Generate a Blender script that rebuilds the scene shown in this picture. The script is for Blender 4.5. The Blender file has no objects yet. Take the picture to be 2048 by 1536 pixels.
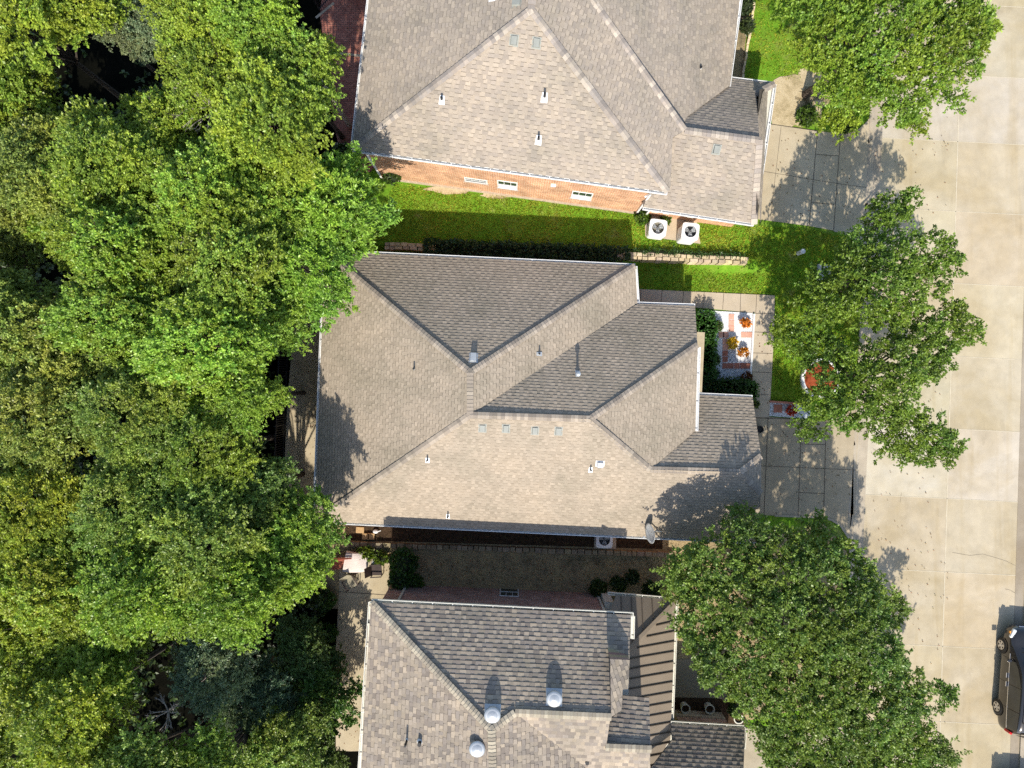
import bpy, bmesh, math, random
import numpy as np
from mathutils import Vector
from mathutils.geometry import tessellate_polygon

# ------------------------------------------------------------------ camera, world, sun, exposure
sc = bpy.context.scene
COL = sc.collection
CAM_H = 34.0
PPM = 2048 / (2 * CAM_H * 0.75)                    # photo pixels per metre on the ground
cam_d = bpy.data.cameras.new("camera")
cam_d.lens = 24; cam_d.sensor_width = 36; cam_d.clip_end = 2000
cam = bpy.data.objects.new("camera", cam_d); COL.objects.link(cam)
cam.location = (0, 0, CAM_H); cam.rotation_euler = (0, 0, 0)
sc.camera = cam
SUN = Vector((0.05, 1.12, -1.0)).normalized()       # the way the light travels
ELEV = math.asin(-SUN.z)
world = bpy.data.worlds.new("World"); sc.world = world
world.use_nodes = True
wn = world.node_tree
sky = wn.nodes.new("ShaderNodeTexSky"); sky.sky_type = 'NISHITA'; sky.sun_disc = False
sky.sun_elevation = ELEV; sky.sun_rotation = math.radians(180)
bg = wn.nodes["Background"]; bg.inputs["Strength"].default_value = 0.15
wn.links.new(sky.outputs[0], bg.inputs[0])
sl = bpy.data.lights.new("sun", 'SUN'); sl.energy = 4.2; sl.angle = math.radians(0.53); sl.color = (1.0, 0.93, 0.82)
so = bpy.data.objects.new("sun", sl); COL.objects.link(so)
so.rotation_euler = SUN.to_track_quat('-Z', 'Y').to_euler(); so.location = (-5, -40, 40)
vs = sc.view_settings
vs.view_transform = 'Standard'; vs.look = 'None'; vs.gamma = 1; vs.use_curve_mapping = False
vs.exposure = 0.50
sc.cycles.use_denoising = False
sc.cycles.max_bounces = 5; sc.cycles.diffuse_bounces = 3; sc.cycles.glossy_bounces = 2
sc.cycles.transmission_bounces = 3; sc.cycles.transparent_max_bounces = 4
sc.cycles.caustics_reflective = False; sc.cycles.caustics_refractive = False

rng = random.Random(7)
nr = np.random.default_rng(11)

# ------------------------------------------------------------------ helpers: pixels to places
def P(px, py, z=0.0):
    s = (CAM_H - z) / CAM_H
    return Vector(((px - 1024) / PPM * s, (768 - py) / PPM * s, z))

def sm(t):
    t = max(0.0, min(1.0, t)); return t * t * (3 - 2 * t)

def kerb_x(y): return 17.9 + (y - 12.28) * 0.0471
def wall_y(x): return 6.62 + (x + 7) * -0.036

def gz(x, y):
    w = 0.12 if x < 11.4 else 0.12 + (x - 11.4) * 0.9
    t = sm((y - wall_y(x)) / w + 0.5)
    e = 1 - sm((x - 10.8) / 6.4)
    z = 0.5 * t * e
    k = sm((x - kerb_x(y)) / 0.35)
    return z * (1 - k) - 0.07 * k

def G(px, py, off=0.0):                              # a photo pixel as a point on the ground
    z = 0.0
    for _ in range(3):
        p = P(px, py, z); z = gz(p.x, p.y)
    p = P(px, py, z); p.z = z + off
    return p

def ray_plane(px, py, p0, n):
    o = Vector((0, 0, CAM_H)); d = P(px, py, 0) - o
    t = (p0 - o).dot(n) / d.dot(n)
    return o + d * t

# ------------------------------------------------------------------ helpers: materials
def nodes(m):
    m.use_nodes = True
    nt = m.node_tree
    return nt, nt.nodes["Principled BSDF"]

def N(nt, t, **kw):
    n = nt.nodes.new(t)
    for k, v in kw.items():
        if k in n.inputs: n.inputs[k].default_value = v
        else: setattr(n, k, v)
    return n

def mulmix(nt, a, b, fac=1.0, mode='MULTIPLY'):
    m = nt.nodes.new("ShaderNodeMix"); m.data_type = 'RGBA'; m.blend_type = mode
    if isinstance(fac, (int, float)): m.inputs[0].default_value = fac
    else: nt.links.new(fac, m.inputs[0])
    for sock, v in ((m.inputs[6], a), (m.inputs[7], b)):
        if isinstance(v, (tuple, list)): sock.default_value = (*v[:3], 1)
        else: nt.links.new(v, sock)
    return m.outputs[2]

def ramp(nt, fac, stops):
    r = nt.nodes.new("ShaderNodeValToRGB")
    el = r.color_ramp.elements
    while len(el) > 1: el.remove(el[0])
    el[0].position = stops[0][0]; el[0].color = (*stops[0][1], 1)
    for p, c in stops[1:]:
        e = el.new(p); e.color = (*c, 1)
    nt.links.new(fac, r.inputs[0])
    return r.outputs[0]

def coord(nt, scale=(1, 1, 1), uv=False):
    tc = nt.nodes.new("ShaderNodeTexCoord")
    mp = nt.nodes.new("ShaderNodeMapping"); mp.inputs["Scale"].default_value = scale
    nt.links.new(tc.outputs["UV" if uv else "Object"], mp.inputs[0])
    return mp.outputs[0]

def noise(nt, co, scale, detail=3, rough=0.55, dist=0.0):
    n = N(nt, "ShaderNodeTexNoise", Scale=scale, Detail=detail, Roughness=rough, Distortion=dist)
    nt.links.new(co, n.inputs["Vector"])
    return n.outputs["Fac"]

def bump(nt, b, h, strength, dist):
    n = N(nt, "ShaderNodeBump", Strength=strength, Distance=dist)
    nt.links.new(h, n.inputs["Height"]); nt.links.new(n.outputs[0], b.inputs["Normal"])

def attr(nt, name='col'):
    a = nt.nodes.new("ShaderNodeAttribute"); a.attribute_name = name
    return a.outputs["Color"]

def mat_plain(name, c, rough=0.6, var=0.12, scale=4.0, metal=0.0, spec=0.4, attrib=False):
    m = bpy.data.materials.new(name); nt, b = nodes(m)
    co = coord(nt)
    f = noise(nt, co, scale, 4)
    lo = tuple(x * (1 - var) for x in c); hi = tuple(min(1, x * (1 + var)) for x in c)
    out = ramp(nt, f, [(0.3, lo), (0.7, hi)])
    if attrib: out = mulmix(nt, out, attr(nt))
    nt.links.new(out, b.inputs["Base Color"])
    b.inputs["Roughness"].default_value = rough; b.inputs["Metallic"].default_value = metal
    b.inputs["Specular IOR Level"].default_value = spec
    return m

def mat_shingle(name):
    m = bpy.data.materials.new(name); nt, b = nodes(m)
    co = coord(nt)
    g = ramp(nt, noise(nt, co, 45, 2, 0.7), [(0.3, (0.78, 0.78, 0.78)), (0.7, (1.2, 1.2, 1.2))])
    s = ramp(nt, noise(nt, co, 0.45, 4, 0.6), [(0.3, (0.82, 0.84, 0.82)), (0.5, (0.98, .98, .97)), (0.72, (1.10, 1.08, 1.05))])
    out = mulmix(nt, mulmix(nt, attr(nt), g), s)
    nt.links.new(out, b.inputs["Base Color"])
    b.inputs["Roughness"].default_value = 0.95; b.inputs["Specular IOR Level"].default_value = 0.15
    return m

def mat_brick(name, c1, c2, mortar, stain=0.25):
    m = bpy.data.materials.new(name); nt, b = nodes(m)
    co = coord(nt, uv=True)
    br = N(nt, "ShaderNodeTexBrick", Scale=1.0)
    br.inputs["Brick Width"].default_value = 0.215; br.inputs["Row Height"].default_value = 0.078
    br.inputs["Mortar Size"].default_value = 0.011; br.inputs["Bias"].default_value = -0.1
    br.inputs["Color1"].default_value = (*c1, 1); br.inputs["Color2"].default_value = (*c2, 1)
    br.inputs["Mortar"].default_value = (*mortar, 1)
    nt.links.new(co, br.inputs["Vector"])
    n1 = ramp(nt, noise(nt, co, 1.1, 5, 0.65), [(0.3, (1 - stain,) * 3), (0.7, (1 + stain,) * 3)])
    n2 = ramp(nt, noise(nt, co, 14, 2, 0.6), [(0.3, (0.75,) * 3), (0.7, (1.25,) * 3)])
    out = mulmix(nt, mulmix(nt, br.outputs["Color"], n1), n2)
    nt.links.new(out, b.inputs["Base Color"])
    b.inputs["Roughness"].default_value = 0.9; b.inputs["Specular IOR Level"].default_value = 0.2
    bump(nt, b, br.outputs["Fac"], 0.5, -0.006)
    return m

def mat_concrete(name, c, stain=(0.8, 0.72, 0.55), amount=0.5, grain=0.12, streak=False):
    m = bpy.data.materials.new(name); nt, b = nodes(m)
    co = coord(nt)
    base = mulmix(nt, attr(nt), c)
    big = noise(nt, co, 0.33, 6, 0.62, 0.4)
    out = mulmix(nt, base, ramp(nt, big, [(0.36, stain), (0.62, (1.06, 1.06, 1.06))]), amount)
    mid = noise(nt, co, 1.7, 5, 0.6, 0.2)
    out = mulmix(nt, out, ramp(nt, mid, [(0.33, (0.86, 0.86, 0.87)), (0.66, (1.07, 1.06, 1.05))]), 0.7)
    fine = noise(nt, co, 30, 3, 0.75)
    out = mulmix(nt, out, ramp(nt, fine, [(0.3, (1 - grain,) * 3), (0.7, (1 + grain,) * 3)]))
    if streak:
        st = noise(nt, coord(nt, (1.1, 0.09, 1)), 1.0, 5, 0.6, 0.3)
        out = mulmix(nt, out, ramp(nt, st, [(0.30, (0.82, 0.76, 0.62)), (0.46, (1, 1, 1))]), 0.55)
        dk = noise(nt, coord(nt, (0.55, 0.16, 1)), 1.3, 6, 0.68, 0.6)
        out = mulmix(nt, out, ramp(nt, dk, [(0.28, (0.80, 0.79, 0.78)), (0.42, (1, 1, 1))]), 0.8)
    nt.links.new(out, b.inputs["Base Color"])
    b.inputs["Roughness"].default_value = 0.9; b.inputs["Specular IOR Level"].default_value = 0.25
    bump(nt, b, fine, 0.25, 0.004)
    return m

def mat_patchy(name, stops, scale=1.2, fine=22, finev=0.35, bdist=0.03, detail=6):
    m = bpy.data.materials.new(name); nt, b = nodes(m)
    co = coord(nt)
    out = ramp(nt, noise(nt, co, scale, detail, 0.66, 0.3), stops)
    f = noise(nt, co, fine, 4, 0.75)
    out = mulmix(nt, out, ramp(nt, f, [(0.3, (1 - finev,) * 3), (0.7, (1 + finev,) * 3)]))
    nt.links.new(out, b.inputs["Base Color"])
    b.inputs["Roughness"].default_value = 0.95; b.inputs["Specular IOR Level"].default_value = 0.02
    bump(nt, b, f, 0.7, bdist)
    return m

def mat_leaf(name, trans=0.3, spec=0.45, rough=0.42):
    m = bpy.data.materials.new(name); nt, b = nodes(m)
    oi = nt.nodes.new("ShaderNodeObjectInfo")
    out = mulmix(nt, attr(nt), oi.outputs["Color"])
    nt.links.new(out, b.inputs["Base Color"])
    b.inputs["Roughness"].default_value = rough; b.inputs["Specular IOR Level"].default_value = spec
    tr = nt.nodes.new("ShaderNodeBsdfTranslucent")
    nt.links.new(mulmix(nt, out, (1.0, 1.0, 0.45)), tr.inputs[0])
    mx = nt.nodes.new("ShaderNodeMixShader"); mx.inputs[0].default_value = trans
    nt.links.new(b.outputs[0], mx.inputs[1]); nt.links.new(tr.outputs[0], mx.inputs[2])
    nt.links.new(mx.outputs[0], nt.nodes["Material Output"].inputs[0])
    return m

def mat_gravel(name, lo, hi, scale=26):
    m = bpy.data.materials.new(name); nt, b = nodes(m)
    co = coord(nt)
    v = N(nt, "ShaderNodeTexVoronoi", Scale=scale); nt.links.new(co, v.inputs["Vector"])
    sep = nt.nodes.new("ShaderNodeSeparateColor"); nt.links.new(v.outputs["Color"], sep.inputs[0])
    out = ramp(nt, sep.outputs[0], [(0.0, lo), (0.35, hi), (1.0, hi)])
    nt.links.new(out, b.inputs["Base Color"]); b.inputs["Roughness"].default_value = 0.8
    bump(nt, b, v.outputs["Distance"], 0.8, -0.03)
    return m

def mat_glass_pane(name, c=(0.02, 0.03, 0.035)):
    m = mat_plain(name, c, 0.06, 0.1, 1.0, 0.0, 0.9); return m

M = {}
M['shingle'] = mat_shingle("shingle")
M['deck'] = mat_plain("roof_deck", (0.10, 0.085, 0.07), 0.95)
M['white'] = mat_plain("white_paint", (0.78, 0.78, 0.76), 0.45, 0.05)
M['cream'] = mat_plain("cream_paint", (0.70, 0.68, 0.58), 0.5, 0.06)
M['galv'] = mat_plain("galvanised", (0.55, 0.57, 0.57), 0.35, 0.1, 6, 0.4)
M['grey'] = mat_plain("grey_plastic", (0.42, 0.44, 0.44), 0.5, 0.08)
M['ventgrey'] = mat_plain("vent_grey", (0.27, 0.28, 0.25), 0.6, 0.08)
M['black'] = mat_plain("black_rubber", (0.015, 0.015, 0.016), 0.6, 0.2)
M['iron'] = mat_plain("black_iron", (0.02, 0.021, 0.024), 0.5, 0.2)
M['beige'] = mat_plain("beige_trim", (0.45, 0.37, 0.24), 0.7, 0.1)
M['tan'] = mat_plain("tan_stone", (0.46, 0.38, 0.28), 0.9, 0.2, 8)
M['brick_o'] = mat_brick("orange_brick", (0.40, 0.15, 0.065), (0.58, 0.30, 0.15), (0.66, 0.54, 0.38), 0.32)
M['brick_p'] = mat_brick("plum_brick", (0.30, 0.12, 0.085), (0.50, 0.30, 0.24), (0.56, 0.47, 0.40), 0.3)
M['brick_t'] = mat_brick("red_brick", (0.34, 0.13, 0.08), (0.46, 0.22, 0.14), (0.42, 0.34, 0.28))
M['brick_w'] = mat_brick("white_brick", (0.60, 0.58, 0.52), (0.70, 0.68, 0.62), (0.5, 0.48, 0.44), 0.1)
M['glass'] = mat_glass_pane("window_glass")
M['white_panel'] = mat_plain("window_white_panel", (0.75, 0.76, 0.75), 0.4, 0.05)
M['metalroof'] = mat_plain("bronze_metal_roof", (0.26, 0.21, 0.155), 0.5, 0.07, 1.5, 0.0, 0.4)
M['seam'] = mat_plain("bronze_seam", (0.12, 0.095, 0.07), 0.5, 0.06)  # seam shadow put into the colour, as the sun runs along them
M['conc'] = mat_concrete("driveway_concrete", (0.50, 0.43, 0.31), (0.84, 0.78, 0.66), 0.6)
M['walk'] = mat_concrete("walkway_concrete", (0.52, 0.44, 0.33), (0.86, 0.8, 0.68), 0.5)
M['road'] = mat_concrete("road_concrete", (0.51, 0.44, 0.315), (0.84, 0.78, 0.64), 0.75, 0.08, True)
M['kerb'] = mat_concrete("kerb_concrete", (0.45, 0.39, 0.30), (0.7, 0.64, 0.55), 0.7)
M['patio'] = mat_concrete("patio_concrete", (0.50, 0.43, 0.30), (0.75, 0.66, 0.5), 0.6, 0.18)
M['joint'] = mat_plain("joint_dark", (0.10, 0.08, 0.06), 0.95, 0.3, 6)
M['crack'] = mat_plain("crack_dirt", (0.20, 0.165, 0.12), 0.95, 0.4, 6)
M['seal'] = mat_plain("joint_sealant", (0.58, 0.51, 0.375), 0.9, 0.12, 3)
M['lawn'] = mat_patchy("lawn_base", [(0.30, (0.28, 0.28, 0.09)), (0.42, (0.17, 0.28, 0.03)), (0.55, (0.13, 0.28, 0.02)), (0.7, (0.19, 0.35, 0.03))], 0.9)
M['drysoil'] = mat_patchy("dry_soil", [(0.3, (0.30, 0.24, 0.13)), (0.5, (0.52, 0.42, 0.26)), (0.7, (0.60, 0.50, 0.33))], 1.6, 26, 0.2)
M['soil'] = mat_patchy("dead_grass_soil", [(0.3, (0.17, 0.15, 0.09)), (0.45, (0.33, 0.26, 0.15)), (0.6, (0.44, 0.34, 0.18)), (0.75, (0.26, 0.25, 0.12))], 1.1, 18, 0.5, 0.05)
M['forest'] = mat_patchy("forest_floor", [(0.3, (0.003, 0.0035, 0.0025)), (0.55, (0.006, 0.006, 0.004)), (0.75, (0.012, 0.010, 0.007))], 1.0, 14, 0.5, 0.08)  # near black: deep shade under the trees is put into the floor colour
M['mulch'] = mat_patchy("red_mulch", [(0.3, (0.16, 0.035, 0.015)), (0.6, (0.34, 0.085, 0.035)), (0.75, (0.42, 0.15, 0.08))], 9, 40, 0.5, 0.03)
M['darkmulch'] = mat_patchy("dark_mulch", [(0.3, (0.03, 0.02, 0.014)), (0.7, (0.10, 0.065, 0.04))], 6, 40, 0.5, 0.03)
M['gravel_w'] = mat_gravel("white_gravel", (0.62, 0.62, 0.62), (0.86, 0.86, 0.85))
M['gravel_g'] = mat_gravel("grey_gravel", (0.07, 0.08, 0.10), (0.62, 0.65, 0.68), 24)
M['paver'] = mat_plain("terracotta", (0.52, 0.24, 0.16), 0.85, 0.15, 9, attrib=True)
M['stone'] = mat_plain("limestone", (0.56, 0.47, 0.33), 0.9, 0.25, 6, attrib=True)
M['bark'] = mat_plain("bark", (0.07, 0.055, 0.042), 0.95, 0.4, 9)
M['deadwood'] = mat_plain("dead_wood", (0.42, 0.37, 0.33), 0.9, 0.2, 7)
M['leaf'] = mat_leaf("leaf")
M['leaf_matt'] = mat_leaf("leaf_matt", 0.25, 0.25, 0.6)
M['grass'] = mat_leaf("grass_blade", 0.3, 0.15, 0.7)
M['redwood'] = mat_plain("red_wood", (0.33, 0.085, 0.045), 0.6, 0.25, 5)
M['cloth'] = mat_plain("cream_cloth", (0.72, 0.62, 0.56), 0.9, 0.06, 5)
M['darkwood'] = mat_plain("dark_wood", (0.05, 0.03, 0.025), 0.6, 0.3)
M['sling'] = mat_plain("olive_sling", (0.30, 0.27, 0.19), 0.8, 0.1, 8)
M['card'] = mat_plain("tan_block", (0.50, 0.33, 0.16), 0.9, 0.2, 9)
M['paint'] = mat_plain("dark_car_paint", (0.040, 0.036, 0.032), 0.16, 0.05, 1, 0.35, 0.7)
for k in ('paint',):
    M[k].node_tree.nodes["Principled BSDF"].inputs["Coat Weight"].default_value = 0.8
M['carglass'] = mat_plain("car_glass", (0.012, 0.016, 0.017), 0.04, 0.05, 1, 0, 0.9)
M['chrome'] = mat_plain("chrome", (0.75, 0.75, 0.76), 0.15, 0.03, 2, 0.9)
M['alloy'] = mat_plain("alloy", (0.62, 0.60, 0.57), 0.3, 0.05, 3, 0.6)
M['redlamp'] = mat_plain("red_lamp", (0.55, 0.02, 0.02), 0.15, 0.05)
M['lamp'] = mat_plain("headlamp", (0.75, 0.77, 0.74), 0.1, 0.05)
M['amber'] = mat_plain("amber_lamp", (0.8, 0.35, 0.05), 0.2, 0.05)
def mat_boards(name, c1, c2, width):
    m = bpy.data.materials.new(name); nt, b = nodes(m)
    co = coord(nt)
    w = N(nt, "ShaderNodeTexBrick", Scale=1.0)
    w.inputs["Brick Width"].default_value = 0.21; w.inputs["Row Height"].default_value = width
    w.inputs["Mortar Size"].default_value = 0.008
    w.inputs["Color1"].default_value = (*c1, 1); w.inputs["Color2"].default_value = (*c2, 1)
    w.inputs["Mortar"].default_value = (0.1, 0.06, 0.05, 1)
    nt.links.new(co, w.inputs["Vector"])
    out = mulmix(nt, w.outputs[0], ramp(nt, noise(nt, co, 3, 4), [(0.3, (0.7,) * 3), (0.7, (1.2,) * 3)]))
    nt.links.new(out, b.inputs["Base Color"]); b.inputs["Roughness"].default_value = 0.85
    return m
M['redpave'] = mat_boards("red_brick_paving", (0.36, 0.12, 0.08), (0.46, 0.19, 0.13), 0.105)

# ------------------------------------------------------------------ helpers: meshes and things
class MB:
    def __init__(s): s.v = []; s.f = []; s.mi = []; s.c = []; s.uv = []
    def add(s, verts, faces, mi=0, col=(1, 1, 1), uvs=None):
        o = len(s.v); s.v.extend([tuple(p) for p in verts])
        for i, f in enumerate(faces):
            s.f.append([o + k for k in f]); s.mi.append(mi); s.c.append(col)
            s.uv.append(uvs[i] if uvs else None)
    def quad(s, a, b, c, d, mi=0, col=(1, 1, 1), uv=None):
        s.add([a, b, c, d], [(0, 1, 2, 3)], mi, col, [uv] if uv else None)
    def box(s, c, size, rz=0.0, mi=0, col=(1, 1, 1), taper=1.0):
        hx, hy, hz = [k / 2 for k in size]; cs, sn = math.cos(rz), math.sin(rz)
        vs = []
        for z, t in ((-hz, 1.0), (hz, taper)):
            for x, y in ((-hx, -hy), (hx, -hy), (hx, hy), (-hx, hy)):
                x *= t; y *= t
                vs.append((c[0] + x * cs - y * sn, c[1] + x * sn + y * cs, c[2] + z))
        s.add(vs, [(3, 2, 1, 0), (4, 5, 6, 7), (0, 1, 5, 4), (1, 2, 6, 5), (2, 3, 7, 6), (3, 0, 4, 7)], mi, col)
    def bar(s, p, q, w, h=None, mi=0, col=(1, 1, 1)):
        p = Vector(p); q = Vector(q); h = h or w
        d = (q - p).normalized(); up = Vector((0, 0, 1)) if abs(d.z) < 0.95 else Vector((1, 0, 0))
        a = d.cross(up).normalized() * w / 2; b = a.cross(d).normalized() * h / 2
        vs = [p - a - b, p + a - b, p + a + b, p - a + b, q - a - b, q + a - b, q + a + b, q - a + b]
        s.add(vs, [(0, 1, 2, 3), (7, 6, 5, 4), (0, 4, 5, 1), (1, 5, 6, 2), (2, 6, 7, 3), (3, 7, 4, 0)], mi, col)
    def tube(s, p, q, r0, r1=None, n=8, mi=0, col=(1, 1, 1), caps=True):
        p = Vector(p); q = Vector(q); r1 = r0 if r1 is None else r1
        d = (q - p).normalized(); up = Vector((0, 0, 1)) if abs(d.z) < 0.95 else Vector((1, 0, 0))
        a = d.cross(up).normalized(); b = d.cross(a)
        vs = []
        for c, r in ((p, r0), (q, r1)):
            for i in range(n):
                t = 2 * math.pi * i / n; vs.append(c + a * (math.cos(t) * r) + b * (math.sin(t) * r))
        fs = [(i, (i + 1) % n, n + (i + 1) % n, n + i) for i in range(n)]
        if caps: fs += [tuple(range(n))[::-1], tuple(range(n, 2 * n))]
        s.add(vs, fs, mi, col)
    def lathe(s, c, prof, n=20, mi=0, col=(1, 1, 1), sx=1.0, sy=1.0):
        vs = []
        for r, z in prof:
            for i in range(n):
                t = 2 * math.pi * i / n; vs.append((c[0] + r * math.cos(t) * sx, c[1] + r * math.sin(t) * sy, c[2] + z))
        fs = []
        for k in range(len(prof) - 1):
            for i in range(n):
                j = (i + 1) % n; fs.append((k * n + i, k * n + j, (k + 1) * n + j, (k + 1) * n + i))
        if prof[-1][0] > 1e-4: fs.append(tuple((len(prof) - 1) * n + i for i in range(n)))
        s.add(vs, fs, mi, col)
    def build(s, name, mats, parent=None, smooth=False, bevel=0.0):
        me = bpy.data.meshes.new(name)
        off = Vector((0, 0, 0))
        k = parent
        while k is not None: off = off + k.location; k = k.parent
        me.from_pydata([(v[0] - off.x, v[1] - off.y, v[2] - off.z) for v in s.v], [], s.f)
        if not isinstance(mats, (list, tuple)): mats = [mats]
        for m in mats: me.materials.append(m)
        me.polygons.foreach_set("material_index", s.mi)
        if smooth: me.polygons.foreach_set("use_smooth", [True] * len(s.f))
        ca = me.color_attributes.new("col", 'FLOAT_COLOR', 'CORNER')
        buf = []
        for f, c in zip(s.f, s.c): buf.extend((c[0], c[1], c[2], 1.0) * len(f))
        ca.data.foreach_set("color", buf)
        if any(u is not None for u in s.uv):
            ul = me.uv_layers.new(name="UVMap"); ub = []
            for f, u in zip(s.f, s.uv):
                for i in range(len(f)): ub.extend(u[i] if u else (0, 0))
            ul.data.foreach_set("uv", ub)
        me.update()
        o = bpy.data.objects.new(name, me); COL.objects.link(o)
        if parent is not None: o.parent = parent
        if bevel:
            bv = o.modifiers.new("bevel", 'BEVEL'); bv.width = bevel; bv.segments = 2; bv.limit_method = 'ANGLE'
        return o

def tag(o, label=None, cat=None, group=None, kind=None):
    if label: o['label'] = label
    if cat: o['category'] = cat
    if group: o['group'] = group
    if kind: o['kind'] = kind
    return o

def thing(name, loc, label, cat, group=None):
    o = bpy.data.objects.new(name, None); COL.objects.link(o)
    o.location = loc; o.empty_display_size = 0.2
    return tag(o, label, cat, group)

def sheet(name, polys, off, mat, label, cat, kind='structure', cols=None, step=0.5, parent=None):
    """Ground sheets draped over the terrain; polys are lists of photo pixels."""
    bm = bmesh.new()
    lay = bm.faces.layers.int.new("pid")
    for i, po in enumerate(polys):
        w = [G(*p) for p in po]
        vv_ = [bm.verts.new((a.x, a.y, 0)) for a in w]
        for tri in tessellate_polygon([[Vector((a.x, a.y, 0)) for a in w]]):
            try: f = bm.faces.new([vv_[k] for k in tri]); f[lay] = i
            except ValueError: pass
    bm.normal_update()
    for f in bm.faces:
        if f.normal.z < 0: f.normal_flip()
    xs = [v.co.x for v in bm.verts]; ys = [v.co.y for v in bm.verts]
    for ax, lo, hi in ((0, min(xs), max(xs)), (1, min(ys), max(ys))):
        k = math.ceil(lo / step) * step
        while k < hi:
            co = Vector((k, 0, 0)) if ax == 0 else Vector((0, k, 0))
            no = Vector((1, 0, 0)) if ax == 0 else Vector((0, 1, 0))
            bmesh.ops.bisect_plane(bm, geom=bm.verts[:] + bm.edges[:] + bm.faces[:], plane_co=co, plane_no=no)
            k += step
    bmesh.ops.triangulate(bm, faces=bm.faces[:])
    for v in bm.verts: v.co.z = gz(v.co.x, v.co.y) + off
    mb = MB()
    idx = {v: i for i, v in enumerate(bm.verts)}
    mb.v = [tuple(v.co) for v in bm.verts]
    for f in bm.faces:
        mb.f.append([idx[v] for v in f.verts]); mb.mi.append(0)
        mb.c.append(cols[f[lay]] if cols else (1, 1, 1)); mb.uv.append(None)
    bm.free()
    o = mb.build(name, mat, parent)
    return tag(o, label, cat, None, kind)

def strip(mb, p, q, w, off, mi=0, col=(1, 1, 1)):
    """A thin painted or cut line from photo pixel p to q, laid over the ground."""
    a = G(*p); b = G(*q); n = max(1, int((b - a).length / 0.4)); d = (b - a).normalized()
    s = Vector((-d.y, d.x, 0)) * w / 2
    for i in range(n):
        u = a.lerp(b, i / n); v = a.lerp(b, (i + 1) / n)
        pts = [u - s, v - s, v + s, u + s]
        for k in pts: k.z = gz(k.x, k.y) + off
        mb.quad(*pts, mi, col)

def blob(cx, cy, rx, ry, n=28, jit=0.12, seed=0):
    r = random.Random(seed); ph = [r.uniform(0, 6.28) for _ in range(4)]
    out = []
    for i in range(n):
        t = 2 * math.pi * i / n
        k = 1 + jit * (math.sin(3 * t + ph[0]) + 0.7 * math.sin(5 * t + ph[1]) + 0.6 * math.sin(9 * t + ph[2])) + r.uniform(-jit, jit) * 0.4
        out.append((cx + rx * k * math.cos(t), cy + ry * k * math.sin(t)))
    return out

# ------------------------------------------------------------------ helpers: foliage
def unit(a): return a / np.maximum(1e-6, np.linalg.norm(a, axis=1, keepdims=True))

def leaf_arrays(pts, dirs, per, L, W, tint, g, spread=0.85, flat=0.75):
    n = len(pts); m = n * per
    p = np.repeat(pts, per, 0); d = np.repeat(dirs, per, 0); tb = np.repeat(tint, per, 0)
    l = unit(d * 0.55 + g.normal(size=(m, 3)) * spread * 0.6)
    up = unit(np.array([[0, 0, 1.0]]) + g.normal(size=(m, 3)) * flat * 0.6)
    s = unit(np.cross(l, up))
    ln = L * g.uniform(0.65, 1.25, (m, 1)); wd = W * g.uniform(0.7, 1.25, (m, 1))
    b = p + g.normal(size=(m, 3)) * 0.02
    v = np.stack([b, b + l * ln * 0.5 + s * wd, b + l * ln, b + l * ln * 0.5 - s * wd], 1).reshape(-1, 3)
    c = tb * g.uniform(0.6, 1.4, (m, 1))
    c = np.repeat(c, 4, 0)
    return v, c

def leaf_mesh(name, v, c, mat):
    me = bpy.data.meshes.new(name); nv = len(v); nf = nv // 4
    me.vertices.add(nv); me.vertices.foreach_set("co", v.astype(np.float32).ravel())
    me.loops.add(nv); me.loops.foreach_set("vertex_index", np.arange(nv, dtype=np.int32))
    me.polygons.add(nf); me.polygons.foreach_set("loop_start", np.arange(0, nv, 4, dtype=np.int32))
    ca = me.color_attributes.new("col", 'FLOAT_COLOR', 'POINT')
    ca.data.foreach_set("color", np.concatenate([c, np.ones((nv, 1))], 1).astype(np.float32).ravel())
    me.materials.append(mat); me.update(calc_edges=True); me.validate()
    return me

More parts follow.
